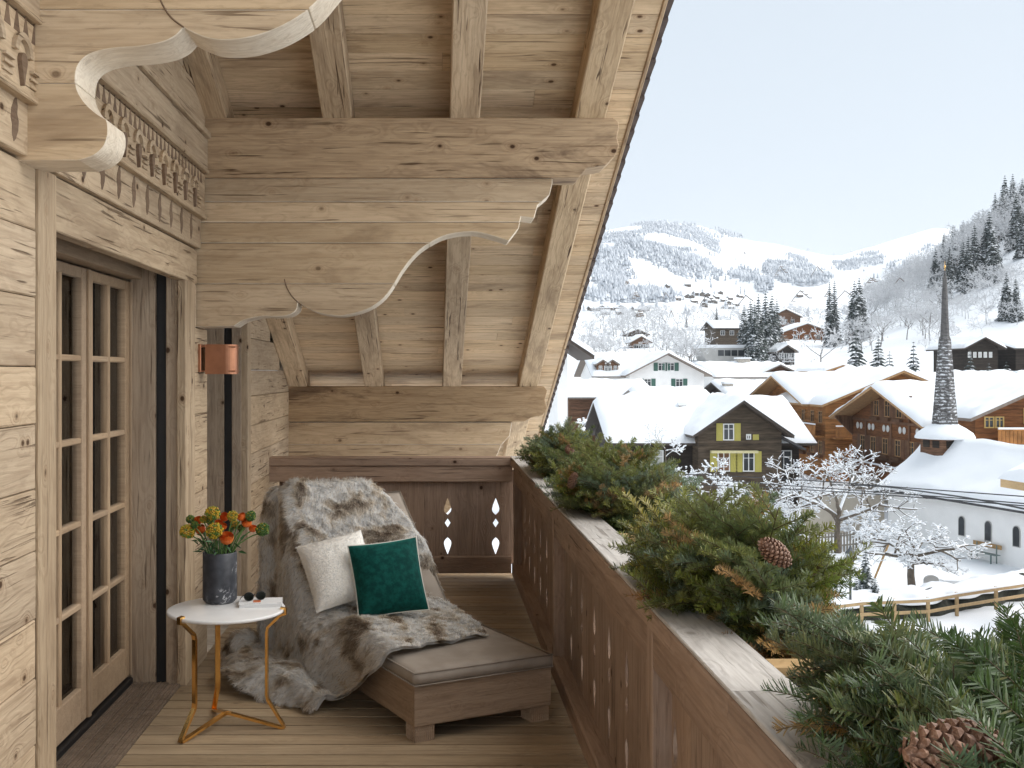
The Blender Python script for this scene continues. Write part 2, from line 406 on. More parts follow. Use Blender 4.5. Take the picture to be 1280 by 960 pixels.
for k in range(-6, 11):
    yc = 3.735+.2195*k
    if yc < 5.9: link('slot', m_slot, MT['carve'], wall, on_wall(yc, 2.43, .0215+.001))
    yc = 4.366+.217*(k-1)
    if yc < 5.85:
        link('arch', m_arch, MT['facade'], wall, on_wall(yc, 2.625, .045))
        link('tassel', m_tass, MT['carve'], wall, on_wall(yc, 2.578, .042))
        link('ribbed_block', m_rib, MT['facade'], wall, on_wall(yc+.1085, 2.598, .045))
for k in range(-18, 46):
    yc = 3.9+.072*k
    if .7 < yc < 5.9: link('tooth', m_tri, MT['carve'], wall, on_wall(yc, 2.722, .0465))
# wall beyond the second doorway
for i, (a, b) in enumerate(zip(hs[:-1], hs[1:])):
    wplank(7.70, min(9.95, (5.60-b)/.402), a, b, proud=random.uniform(-.002, .002))
vplank(7.566, 7.695, 0, 2.14)
for a, b in ((2.14, 2.37), (2.37, 2.6), (2.6, 2.85), (2.85, 3.0)):
    wplank(6.23, (5.60-b)/.402, a, b)
# wall core, with the two doorways left open
core = MB()
for y0, y1, z0, z1 in ((.6, 3.70, -.4, 2.36), (5.71, 6.22, -.4, 2.36), (7.575, 9.9, -.4, 1.55), (.6, 6.22, 2.36, 3.1), (6.23, 7.57, 2.15, 2.5)):
    core.box((-1.78, y0, z0), (XW-.062, y1, z1))
core.build('wall_core', MT['reveal'], wall)
# reveals facing the camera
def reveal(yf, top):
    for n, xa, xb, m, pr in (('reveal_panel', -1.60, -1.468, 'reveal', 0), ('shutter_channel', -1.467, -1.412, 'black', -.02), ('reveal_panel', -1.411, -1.345, 'reveal', 0)):
        plank(n, ((xa+xb)/2, yf+.012-pr, 0), ((xa+xb)/2, yf+.012-pr, top), xb-xa, .024, (1, 0, 0), MT[m], wall, .003)
reveal(5.685, 2.35); reveal(7.552, 2.14)
plank('reveal_panel', (-1.49, 3.712, 0), (-1.49, 3.712, 2.35), .26, .02, (1, 0, 0), MT['reveal'], wall)
plank('reveal_soffit', (-1.46, 3.72, 2.352), (-1.46, 5.68, 2.352), .30, .02, (1, 0, 0), MT['reveal'], wall)
plank('shutter_channel', (-1.44, 3.73, 2.33), (-1.44, 5.67, 2.33), .07, .02, (1, 0, 0), MT['black'], wall)
plank('door_head', (-1.585, 3.73, 2.195), (-1.585, 5.67, 2.195), .10, .10, (0, 0, 1), MT['doorwood'], wall)
# threshold
th = empty('door_threshold', (-1.47, 4.7, 0), 'grey brown ribbed threshold boards with black sill below the glazed door', 'threshold')
plank('sill', (-1.63, 3.72, .012), (-1.63, 5.68, .012), .09, .05, (1, 0, 0), MT['black'], th)
for i in range(4):
    xc = -1.553+.0645*i
    g_ = MB(); 
    for k in range(5): g_.box((xc-.030+k*.0122, 2.9, -.03), (xc-.030+k*.0122+.0095, 5.684 if i < 3 else 5.66, .012 if k % 2 else .009))
    g_.box((xc-.031, 2.9, -.031), (xc+.0305, 5.68 if i < 3 else 5.66, .0035))
    g_.build('ribbed_board', MT['thresh'], th)
# ------------------------------------------------------------------ glazed doors
def french(y0, n, lab):
    root = empty('french_door', (-1.61, y0, 0), lab, 'door')
    for i in range(n):
        ya = y0+i*.70; yb = ya+.694; X = -1.625
        leaf = MB()
        leaf.box((X-.025, ya, .045), (X+.02, ya+.078, 2.135)); leaf.box((X-.025, yb-.078, .045), (X+.02, yb, 2.135))
        leaf.box((X-.025, ya+.079, 2.085), (X+.0195, yb-.079, 2.134)); leaf.box((X-.025, ya+.079, .046), (X+.0195, yb-.079, .205))
        lo = link('door_leaf', mesh('door_leaf', leaf.v, leaf.f), MT['doorwood_v'], root)
        mo = lo.modifiers.new('bevel', 'BEVEL'); mo.width = .006; mo.segments = 2
        zs = [.205, .578, .957, 1.338, 1.717, 2.085]
        ym = (ya+yb)/2
        plank('muntin', (X, ym, .2), (X, ym, 2.09), .03, .034, (0, 1, 0), MT['doorwood'], lo, .006)
        for z in zs[1:-1]:
            for p, q in ((ya+.075, ym-.0152), (ym+.0152, yb-.075)):
                plank('muntin', (X, p, z), (X, q, z), .028, .03, (0, 0, 1), MT['doorwood'], lo, .006)
        for za, zb in zip(zs[:-1], zs[1:]):
            for p, q in ((ya+.07, ym), (ym, yb-.07)):
                m = MB().box((X-.008, p+.004, za+.002), (X-.004, q-.004, zb-.002))
                link('pane', mesh('pane', m.v, m.f), MT['glass'], lo)
        plank('astragal', (X+.026, yb+.003, .05), (X+.026, yb+.003, 2.13), .036, .016, (0, 1, 0), MT['doorwood'], lo, .004)
g = NG('door_oak_upright'); 
MT['doorwood_v'] = MT['doorwood']
french(3.60, 3, 'glazed oak double door with small panes in the timber wall')
french(6.235, 2, 'glazed oak door deep in the recess beyond the copper lamp')
hd = MB(); hd.add(tube_data([(-1.60, 4.34, 1.02), (-1.565, 4.34, 1.02), (-1.56, 4.30, 1.02), (-1.56, 4.20, 1.02)], .009, 8))
# dark room and curtain behind the panes
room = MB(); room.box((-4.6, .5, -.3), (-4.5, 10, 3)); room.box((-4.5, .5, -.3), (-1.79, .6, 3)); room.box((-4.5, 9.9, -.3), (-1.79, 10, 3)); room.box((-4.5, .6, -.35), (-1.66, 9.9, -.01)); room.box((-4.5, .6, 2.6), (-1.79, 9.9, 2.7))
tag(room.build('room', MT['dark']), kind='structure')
MT['curtain'] = plain('beige_curtain', (.36, .31, .255), .9, .15, 60)
def curtain(y0, y1, lab):
    v = []; f = []; n = 90
    for i in range(n+1):
        yy = y0+(y1-y0)*i/n; xx = -1.74+.03*math.sin(i*1.05)+.012*math.sin(i*.43)
        v += [(xx, yy, .0), (xx, yy, 2.4), (xx-.004, yy, 2.4), (xx-.004, yy, .0)]
    for i in range(n):
        for k in range(4): f.append((4*i+k, 4*i+(k+1) % 4, 4*i+4+(k+1) % 4, 4*i+4+k))
    f += [(0, 3, 2, 1), (4*n, 4*n+1, 4*n+2, 4*n+3)]
    tag(link('curtain', mesh('curtain', v, f, True), MT['curtain']), lab, 'curtain')
curtain(4.86, 5.66, 'beige folded curtain behind the door panes next to the reveal')
curtain(3.72, 4.36, 'beige folded curtain behind the door panes at the wide timber trim')
# ------------------------------------------------------------------ roof
def zs(y): return 5.628-.402*y                          # soffit plane
def zr(y): return 5.458-.402*y                          # underside of rafters
sl_ = Vector((0, 1, -.402)).normalized(); nrm = Vector((0, .402, 1)).normalized()
roof = empty('balcony_roof', (0, 6, zs(6)), 'sloping pine board eaves roof with rafters and tiled snowy verge', 'roof')
y = .2; XL = -1.42
while y < 12.5:
    wd = random.choice((.135, .15, .165)); st = wd/math.hypot(1, .402)
    L = 1.145
    brk = random.choice((None, None, random.uniform(-.8, .8)))
    for xa, xb in (((XL, L),) if brk is None else ((XL, brk-.001), (brk+.001, L))):
        c = Vector((0, y+.5*st*1.0, zs(y+.5*st)))+nrm*.012
        plank('soffit_board', (xa, c.y, c.z), (xb, c.y, c.z), wd-.003, .022, sl_, MT['soffit'], roof, .003)
    y += st/1.0
for xc in (-1.225, -.528, .182, .88):
    y0, y1 = .2, 12.5; hh = .158
    o = nrm*(-hh/2-.0005)
    plank('rafter', Vector((xc, y0, zs(y0)))+o, Vector((xc, y1, zs(y1)))+o, .168, hh, (1, 0, 0), MT['rafter'], roof, .006)
    
plank('roof_slab', Vector((-2.2, 0, 0))*0+Vector((-.13, .1, zs(.1)))+nrm*.05, Vector((-.13, 12.55, zs(12.55)))+nrm*.05, 2.53, .05, (1, 0, 0), MT['rail'], roof)
plank('verge_board', Vector((1.157, .2, zs(.2)))+nrm*.02, Vector((1.157, 12.56, zs(12.56)))+nrm*.02, .022, .06, (1, 0, 0), MT['beam'], roof)
m_tile = mesh('roof_tile', *MB().box((-.22, -.10, -.012), (.03, .10, .012)).__dict__.values())
MT['tile'] = plain('roof_tile', (.085, .06, .05), .8, .35, 18)
n = 0; t = 3.0
while t < 13.2:
    c = Vector((1.186, t*sl_.y+.2, zs(.2)+t*sl_.z))+nrm*(.072+random.uniform(-.004, .004))
    link('roof_tile', m_tile, MT['tile'], roof, frame(c, (1, 0, 0), sl_+nrm*.12)); t += .165
def snow_slab(n1, n2, fn, edge=.12, thick=.25, lump=.04, seed=0, bottom=True):
    """fn(u,v)->(point, normal, distance to the nearest edge in metres); closed lumpy snow layer"""
    v = []; f = []
    for i in range(n1+1):
        for j in range(n2+1):
            p, nn, e = fn(i/n1, j/n2)
            k = min(1, max(0, e/edge)); hgt = thick*math.sqrt(max(0, 1-(1-k)**2))*(1+.0)
            hgt += lump*mnoise.noise(Vector((p[0]*.9+seed, p[1]*.9, p[2]*.9)))*k
            v.append(tuple(Vector(p)+Vector(nn)*max(hgt, .0)))
    W = n2+1
    for i in range(n1):
        for j in range(n2): f.append((i*W+j, (i+1)*W+j, (i+1)*W+j+1, i*W+j+1))
    if bottom:
        o = len(v)
        for i in range(n1+1):
            for j in range(n2+1):
                p, nn, e = fn(i/n1, j/n2); v.append(tuple(Vector(p)-Vector(nn)*.01))
        for i in range(n1):
            for j in range(n2): f.append(tuple(reversed((o+i*W+j, o+(i+1)*W+j, o+(i+1)*W+j+1, o+i*W+j+1))))
        ring = [(i, 0) for i in range(n1)]+[(n1, j) for j in range(n2)]+[(i, n2) for i in range(n1, 0, -1)]+[(0, j) for j in range(n2, 0, -1)]
        for a, b in zip(ring, ring[1:]+ring[:1]):
            A = a[0]*W+a[1]; B = b[0]*W+b[1]; f.append((A, o+A, o+B, B))
    return v, f
def rs(u, v):
    x = -2.2+3.42*u; yy = .2+12.4*v
    e = min(x+2.2, 1.22-x, (yy-.2)*1.08, (12.6-yy)*1.08)
    return Vector((x, yy, zs(yy)))+nrm*.10, nrm, e
link('roof_snow', mesh('roof_snow', *snow_slab(30, 60, rs, .10, .14, .03), True), MT['snow'], roof)
# ------------------------------------------------------------------ purlins and corbels
MT['lit_edge'] = wood('lit_edge_pine', (.74, .64, .50), (.58, .47, .34), (.46, .36, .25), knots=.2, crack=.2, stains=.2)  # pale sawn bracket edges, with light from the snow put into their colour
def xz(pts, d): return [((x-CX)*d/F, EYE-(y-CY)*d/F) for x, y in pts]
MXZ = lambda d: Matrix(((1, 0, 0, 0), (0, 0, 1, d), (0, 1, 0, 0), (0, 0, 0, 1)))   # local x->X, y->Z, z->Y : mirrored, fixed below
def slab_xz(name, poly, d, t, mat, parent):
    # polygon in X-Z, thickness along +Y; local x = X (grain), y = Z, z = -Y
    M = Matrix(((1, 0, 0, 0), (0, 0, -1, d+t), (0, 1, 0, 0), (0, 0, 0, 1)))
    o = prism(name, poly, t, M, mat, parent)
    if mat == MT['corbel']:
        o.data.materials.append(MT['lit_edge'])
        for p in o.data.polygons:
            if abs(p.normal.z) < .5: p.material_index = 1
    b = o.modifiers.new('bevel', 'BEVEL'); b.width = .004; b.segments = 1; b.limit_method = 'ANGLE'; b.angle_limit = math.radians(50)
    return o
def bands(poly, cuts):                    # split a profile into horizontal planks
    out = []
    cs = [-99]+cuts+[99]
    for a, b in zip(cs[:-1], cs[1:]):
        p = clip(clip(poly, 1, a+.0012, True), 1, b-.0012, False)
        q = []
        for s in p:
            if not q or (abs(s[0]-q[-1][0])+abs(s[1]-q[-1][1])) > 1e-4: q.append(s)
        if len(q) > 2 and (abs(q[0][0]-q[-1][0])+abs(q[0][1]-q[-1][1])) < 1e-4: q.pop()
        if len(q) > 2: out.append(q)
    return out
def z4(p): return [(a/2.286+240, b/2.286+120) for a, b in p]
D1 = 5.95
far_curve = z4([(1030, 235), (1030, 250), (1022, 283), (988, 312), (978, 350), (940, 345), (934, 378), (905, 415)])
s1 = z4([(905, 415), (860, 400), (800, 388), (730, 397), (680, 420), (640, 450), (600, 500), (570, 550), (540, 585), (500, 610), (450, 625), (410, 628), (360, 620), (325, 604), (303, 588)])
s2 = z4([(303, 588), (298, 612), (275, 627), (240, 631), (200, 630), (150, 640), (120, 658)])
curve = far_curve[:-1]+[(p.x, p.y) for p in cat_pts([Vector((a, b, 0)) for a, b in s1], 3)][:-1]+[(p.x, p.y) for p in cat_pts([Vector((a, b, 0)) for a, b in s2], 3)]
poly = xz([(244, 223)]+curve+[(244, 409)], D1+.02)
pb = empty('purlin_bracket', (XW, D1+.1, 2.0), 'scroll cut pine bracket of stacked planks under the long beam above the copper lamp', 'bracket', 'carved roof brackets')
cuts = sorted(EYE-(yy-CY)*(D1+.02)/F for yy in (252.5, 278, 304, 355))
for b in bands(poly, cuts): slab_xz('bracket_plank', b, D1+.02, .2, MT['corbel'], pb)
poly = xz([(240, 147), (766, 147), (773, 152), (774, 160), (771, 172), (774, 182), (768, 196), (757, 206), (733, 210), (724, 222), (240, 222)], D1)
slab_xz('purlin', poly, D1, .24, MT['beam'], pb)
# incised scroll line on the belly of the bracket
sc = cat_pts([px(a, b, D1+.019) for a, b in z4([(264, 523), (270, 545), (284, 570), (303, 590)])], 4)
MB().add(tube_data(sc, .003, 5)).build('scroll_groove', MT['carve'], pb)
D2 = 9.78
pb = empty('purlin_bracket', (XW, D2+.1, 1.0), 'low pine beam and plank bracket behind the end railing', 'bracket', 'carved roof brackets')
slab_xz('purlin', xz([(355, 483), (680, 483), (684, 488), (681, 500), (684, 510), (678, 519), (664, 522), (655, 527), (355, 527)], D2), D2, .24, MT['beam'], pb)
poly = xz([(355, 528), (640, 528), (637, 545), (627, 556), (620, 572), (600, 590), (560, 640), (500, 690), (440, 690), (400, 720), (355, 720)], D2+.02)
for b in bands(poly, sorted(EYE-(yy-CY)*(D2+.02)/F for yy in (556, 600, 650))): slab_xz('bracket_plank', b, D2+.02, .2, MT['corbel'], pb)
D0 = 3.40
def z1(p): return [(a/3.048, b/3.048) for a, b in p]
n1 = cat_pts([Vector((a, b, 0)) for a, b in z1([(300, 610), (355, 592), (392, 560), (408, 520), (410, 480), (404, 455)])], 4)
n2 = cat_pts([Vector((a, b, 0)) for a, b in z1([(404, 455), (370, 435), (325, 395), (294, 345), (288, 295), (300, 245), (340, 208), (420, 186), (540, 176), (620, 160), (670, 135), (700, 104)])], 4)
n3 = cat_pts([Vector((a, b, 0)) for a, b in z1([(700, 104), (740, 126), (800, 147), (870, 152), (960, 140), (1060, 106), (1150, 55), (1215, 0), (1290, -90), (1380, -180), (1520, -250), (1700, -270), (1880, -230)])], 4)
cur = [(p.x, p.y) for p in list(n1)[:-1]+list(n2)[:-1]+list(n3)]
poly = xz([(12, 200.5)]+cur+[(640, -95), (668, -130), (690, -200), (12, -200)], D0)
pb = empty('purlin_bracket', (XW, D0+.1, 2.3), 'large scroll cut pine bracket over the wall at the near door trim', 'bracket', 'carved roof brackets')
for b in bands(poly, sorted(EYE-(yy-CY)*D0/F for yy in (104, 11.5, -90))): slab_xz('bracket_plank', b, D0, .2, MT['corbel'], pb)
slab_xz('purlin', [(XW-.1, EYE+(466+200.5)*D0/F), (1.03, EYE+(466+200.5)*D0/F), (1.03, zr(D0+.02)), (XW-.1, zr(D0+.02))], D0-.02, .24, MT['beam'], pb)
sc = cat_pts([px(a, b, D0-.001) for a, b in z1([(610, -5), (625, 28), (655, 70), (700, 104)])], 4)
MB().add(tube_data(sc, .003, 5)).build('scroll_groove', MT['carve'], pb)
# ------------------------------------------------------------------ railings
def notched(wd, z0, z1, left, right):
    """upright board outline, cut-out halves on the chosen long edges"""
    e = [(z0, 0)]
    prof = [(.175, 0), (.20, .010), (.235, .023), (.265, .030), (.288, .026), (.305, .012), (.315, 0),
            (.395, 0), (.432, .024), (.468, 0), (.497, 0), (.507, .012), (.523, .026), (.545, .030), (.575, .023), (.61, .010), (.635, 0)]
    R = [(wd/2-(h if right else 0), z) for z, h in prof] if right else []
    Lf = [(-wd/2+(h if left else 0), z) for z, h in prof] if left else []
    pts = [(-wd/2, z0), (wd/2, z0)]+R+[(wd/2, z1), (-wd/2, z1)]+list(reversed(Lf))
    out = []
    for p in pts:
        if not out or (abs(p[0]-out[-1][0])+abs(p[1]-out[-1][1])) > 1e-5: out.append(p)
    return [(z, -x) for x, z in out]          # local x = up (grain), y = across
BW = .195
mb_r = mesh('baluster_board', *prism_data(notched(BW-.0004, .10, .86, False, True), .024))
mb_l = mesh('baluster_board', *prism_data(notched(BW-.0004, .10, .86, True, False), .024))
def side_frame(X, yc): return Matrix(((0, 0, 1, X), (0, -1, 0, yc), (1, 0, 0, 0), (0, 0, 0, 1)))
def back_frame(xc, Y): return Matrix(((0, -1, 0, xc), (0, 0, -1, Y+.024), (1, 0, 0, 0), (0, 0, 0, 1)))
sr = empty('balcony_railing', (.68, 4.8, 0), 'long brown wooden railing with cut out boards beside the planters', 'railing')
cuts_y = [.75, 2.30, 4.42, 6.75, 8.80]
for a, b in zip(cuts_y[:-1], cuts_y[1:]):
    plank('cap_edge', (.7175, a, .9275), (.7175, b-.002, .9275), .165, .055, (1, 0, 0), MT['rail'], sr, .005)
    plank('cap_board', (.7185, a, .9615), (.7185, b-.002, .9615), .158, .012, (1, 0, 0), MT['railcap'], sr, .003)
plank('top_rail', (.678, .75, .835), (.678, 8.62, .835), .128, .045, (0, 0, 1), MT['rail'], sr, .004)
plank('bottom_rail', (.685, .75, .075), (.685, 8.62, .075), .085, .10, (1, 0, 0), MT['rail'], sr, .006)
for yc in (.9, 3.22, 5.80, 8.56):
    plank('post', (.69, yc, .11), (.69, yc, .90), .075, .08, (1, 0, 0), MT['rail'], sr, .004)
k = 0; y = 7.82-.39*18
while y < 8.6:
    for m, dy in ((mb_r, -BW/2), (mb_l, BW/2)):
        if .8 < y+dy < 8.55: link('baluster_board', m, MT['rail'], sr, side_frame(.712, y+dy))
    y += .39
for xa in (.66,):
    pass
br = empty('balcony_railing', (-.35, 8.68, 0), 'short brown end railing with cut out boards behind the lounger', 'railing')
plank('cap_edge', (-1.33, 8.71, .9275), (.633, 8.71, .9275), .165, .055, (0, 1, 0), MT['rail'], br, .005)
plank('cap_board', (-1.33, 8.711, .9615), (.637, 8.711, .9615), .158, .012, (0, 1, 0), MT['rail'], br, .003)
plank('top_rail', (-1.32, 8.665, .835), (.65, 8.665, .835), .128, .045, (0, 0, 1), MT['rail'], br, .004)
plank('bottom_rail', (-1.32, 8.675, .10), (.64, 8.675, .10), .135, .06, (0, 0, 1), MT['rail'], br, .006)
x = .097-.38*3
while x < .7:
    for m, dx in ((mb_r, -BW/2), (mb_l, BW/2)):
        if -1.25 < x+dx < .62: link('baluster_board', m, MT['rail'], br, back_frame(x+dx, 8.695))
    x += .39
# ------------------------------------------------------------------ planters with fir boughs
MT['planter'] = plain('planter_zinc', (.03, .029, .03), .6, .3, 8)
def needle_spray(seed, L=.30, ntw=7, nl=.024, dens=1.):
    r = np.random.default_rng(seed); V = []; T = []; SV = MB()
    def stem(p0, d, ln, sag, rad):
        n = 7; pts = []; d = Vector(d).normalized()
        p = Vector(p0)
        for i in range(n):
            pts.append(p.copy()); dd = (d+Vector((0, 0, -sag*i/n))).normalized(); p = p+dd*ln/(n-1)
        SV.add(tube_data(pts, [rad*(1-.6*i/n) for i in range(n)], 4))
        return pts
    def needles(pts, cnt, ln):
        P = np.array([tuple(q) for q in pts]); seg = np.linspace(0, len(P)-1.001, cnt)
        i = seg.astype(int); fr = (seg-i)[:, None]
        base = P[i]*(1-fr)+P[i+1]*fr; tan = P[i+1]-P[i]; tan /= np.linalg.norm(tan, axis=1)[:, None]
        up = np.array([0, 0, 1.]); side = np.cross(tan, up); side /= np.linalg.norm(side, axis=1)[:, None]+1e-9
        upv = np.cross(side, tan)
        ang = np.where(np.arange(cnt) % 2 == 0, 0., math.pi)+r.normal(0, .55, cnt)
        ang = np.where(r.random(cnt) < .25, math.pi/2+r.normal(0, .5, cnt), ang)
        out = side*np.cos(ang)[:, None]+upv*(np.sin(ang)*.85+.12)[:, None]
        fwd = r.uniform(.45, .95, cnt)[:, None]
        tl = np.clip((1-seg/(len(P)-1))*4+.35, .35, 1)
        d = out+tan*fwd; d /= np.linalg.norm(d, axis=1)[:, None]
        ll = (ln*r.uniform(.75, 1.1, cnt)*tl)[:, None]
        wv = np.cross(d, upv+.3*r.normal(size=(cnt, 3))); wv /= np.linalg.norm(wv, axis=1)[:, None]+1e-9
        wd = .0015
        mid = base+d*ll*.55+upv*ll*.03; tip = base+d*ll+upv*ll*r.uniform(-.02, .14, cnt)[:, None]
        vs = np.stack([base-wv*wd*.6, base+wv*wd*.6, mid+wv*wd, mid-wv*wd, tip+wv*wd*.35, tip-wv*wd*.35], 1)
        o = sum(len(q) for q in V)
        q = np.array([[0, 1, 2], [0, 2, 3], [3, 2, 4], [3, 4, 5]])
        T.append((np.arange(cnt)[:, None, None]*6+q[None]).reshape(-1, 3)+o); V.append(vs.reshape(-1, 3))
    main = stem((0, 0, 0), (1, 0, .12), L, .45, .0022)
    needles(main[1:], int(130*dens), nl)
    for k in range(ntw):
        t = .18+.68*k/(ntw-1); i = int(t*6); fr = t*6-i
        p = main[i].lerp(main[min(i+1, 6)], fr); sgn = 1 if k % 2 else -1
        ln = L*(.52-.30*t)*r.uniform(.85, 1.2)+.03
        tw = stem(p, (1, sgn*r.uniform(.75, 1.1), r.uniform(-.05, .28)), ln, .4, .0014)
        needles(tw, int(ln*800*dens), nl*.95)
    V = np.vstack(V); T = np.vstack(T); sv = np.array(SV.v); st = []
    for q in SV.f:
        for j in range(1, len(q)-1): st.append((q[0], q[j], q[j+1]))
    m = npmesh('fir_bough', np.vstack([V, sv]), np.vstack([T, np.array(st)+len(V)]))
    mi = np.concatenate([np.zeros(len(T), np.int32), np.ones(len(st), np.int32)])
    return m, mi
def needle_mat(name, cols, rough=.38):
    g = NG(name); rnd = g.n('ObjectInfo').outputs['Random']; geo = g.n('NewGeometry')
    tc = g.n('TexCoord').outputs['Object']
    c = g.ramp(rnd, cols)
    n = g.noise(tc, 60., 2)
    hs = g.n('HueSaturation', {'Value': g.maprange(n, .3, .7, .65, 1.35), 'Color': c}).outputs[0]
    isl = geo.outputs['Random Per Island']
    hs = g.mix(g.maprange(isl, .9, 1., 0., .45), hs, (.22, .15, .04))
    c2 = g.mix(geo.outputs['Backfacing'], hs, g.mix(.35, hs, (.16, .20, .16)))
    g.base(c2); g.set(Roughness=rough); g.b.inputs['Specular IOR Level'].default_value = .55
    tl_ = g.n('BsdfTranslucent', {'Color': c2}); ms_ = g.n('MixShader', {0: .3, 1: g.b.outputs[0], 2: tl_.outputs[0]}); g.l(ms_.outputs[0], g.t.nodes['Material Output'].inputs[0])
    return g.m
MT['needle'] = needle_mat('fir_needles', [(0., (.075, .115, .022)), (.3, (.14, .18, .03)), (.6, (.24, .245, .038)), (.85, (.14, .18, .05)), (1., (.33, .28, .05))])
MT['needle_brown'] = needle_mat('dry_fir_needles', [(0., (.44, .25, .08)), (.5, (.50, .31, .10)), (1., (.40, .19, .06))], .6)
MT['needle_blue'] = needle_mat('silver_fir_needles', [(0., (.14, .20, .12)), (.5, (.20, .26, .17)), (1., (.13, .19, .10))], .45)
MT['twig'] = plain('twig_bark', (.10, .065, .035), .8)
MT['needle_dark'] = needle_mat('dark_fir_needles', [(0., (.045, .085, .022)), (.4, (.075, .12, .03)), (.7, (.10, .145, .055)), (1., (.16, .17, .04))], .36)
SPR = {'l': []}
for s_ in range(3):
    m, mi = needle_spray(400+s_, L=(.30, .34, .27)[s_], ntw=6, nl=.034, dens=.82)
    m.materials.append(MT['needle_dark']); m.materials.append(MT['twig']); m.polygons.foreach_set('material_index', mi); SPR['l'].append(m)
for key, nm in (('needle', 'g'), ('needle_brown', 'b'), ('needle_blue', 's')):
    SPR[nm] = []
    for s_ in range(4 if nm == 'g' else 2):
        m, mi = needle_spray(100+s_+ord(nm), L=(.24, .28, .31, .26)[s_] if nm != 'b' else (.14, .17)[s_], ntw=7 if nm != 'b' else 5, nl=.025)
        m.materials.append(MT[key]); m.materials.append(MT['twig']); m.polygons.foreach_set('material_index', mi); SPR[nm].append(m)
def cone_data(L=.13, R=.034, n=115):
    mb = MB(); core = [(R*.55*math.sin(math.pi*min(.98, .06+.92*t))**.7+.002, t*L) for t in np.linspace(0, 1, 9)]
    mb.add(lathe_data(core, 10))
    for k in range(n):
        t = (k+.5)/n; a = k*2.39996; rr = R*(math.sin(math.pi*(.10+.84*t))**.75)
        z = t*L; s = .0135*(.55+.6*math.sin(math.pi*t))
        rad = Vector((math.cos(a), math.sin(a), 0)); tn = Vector((-math.sin(a), math.cos(a), 0))
        up = (Vector((0, 0, 1))*.75+rad*.55).normalized()
        b0 = rad*rr*.5+Vector((0, 0, z-.004)); c = rad*rr+Vector((0, 0, z+s*.25)); tip = rad*(rr*1.02)+Vector((0, 0, z+s*.8)); nn = rad.cross(tn)
        v = [b0-tn*s*.4, b0+tn*s*.4, c+tn*s*.62+rad*.001, c-tn*s*.62+rad*.001, tip+tn*s*.22+rad*.003, tip-tn*s*.22+rad*.003, c+rad*.0065, b0-Vector((0, 0, .004)), c-rad*.004-Vector((0, 0, .005))]
        mb.add((v, [(0, 1, 2, 6), (0, 6, 3), (3, 6, 5), (6, 2, 4), (6, 4, 5), (3, 5, 4, 2), (0, 3, 8), (1, 8, 2), (3, 2, 8)]))
    return mb
g = NG('pine_cone'); tc = g.n('TexCoord').outputs['Object']; isl = g.n('NewGeometry').outputs['Random Per Island']
pn = g.noise(tc, 160., 3)
g.base(g.mix(g.maprange(pn, .45, .7), g.mix(isl, (.13, .062, .035), (.24, .12, .07)), (.34, .20, .13))); g.set(Roughness=.6); MT['cone'] = g.m
cone_m = mesh('pine_cone', *(lambda q: (q.v, q.f))(cone_data()), False)
def clump(yc, ylen, hgt, n, label, seed, xc=.99, rx=.30, brown=.10, blue=.12, base=.90, nfront=0, main='g'):
    r = random.Random(seed)
    root = empty('fir_arrangement', (xc, yc, base), label, 'plant', 'fir arrangements in the planters')
    cnt = 0
    for i in range(n):
        # direction over the upper dome, a little below the rim at the sides
        a = r.uniform(0, 2*math.pi); e = math.asin(min(1, max(-.22, r.uniform(-.22, 1))))
        if i < nfront: a = r.uniform(math.pi*.85, math.pi*1.75); e = r.uniform(-.25, .9)
        d = Vector((math.cos(a)*math.cos(e), math.sin(a)*math.cos(e), math.sin(e)))
        q = r.random(); fam = 'b' if q < brown else ('s' if q < brown+blue else main)
        m = r.choice(SPR[fam]); L = .16 if fam == 'b' else .27
        depth = r.choice((1., .98, .93, .85, .76, .66))*(1.04 if fam == 'b' else 1)
        tip = Vector((d.x*rx*depth, d.y*ylen/2*depth, d.z*hgt*depth))*r.uniform(.92, 1.08)
        gdir = Vector((d.x/rx, d.y/(ylen/2), d.z/hgt)).normalized()
        out = (gdir*.62+d*.25+Vector((r.uniform(-.35, .35), r.uniform(-.45, .45), r.uniform(-.10, .45)))).normalized()
        if d.z < .25: out = (out+Vector((0, 0, -.25))).normalized()
        basep = Vector((xc, yc, base+.03))+tip-out*L*1.0
        if basep.x < .80 and basep.z < 1.0: continue
        tp = basep+out*L*1.1
        if tp.x < .80 and tp.z < 1.0:
            if tp.x < .64: continue
            out = (out+Vector((.1, 0, .5))).normalized(); basep.z += .04
        ey = Vector((0, 0, 1)).cross(out)
        if ey.length < .1: ey = Vector((r.uniform(-1, 1), r.uniform(-1, 1), 0))
        M = frame(basep, out, ey) @ Matrix.Rotation(r.uniform(-.6, .6), 4, 'X') @ Matrix.Scale(r.uniform(.85, 1.15), 4)
        link('fir_bough', m, None, root, M)
    return root
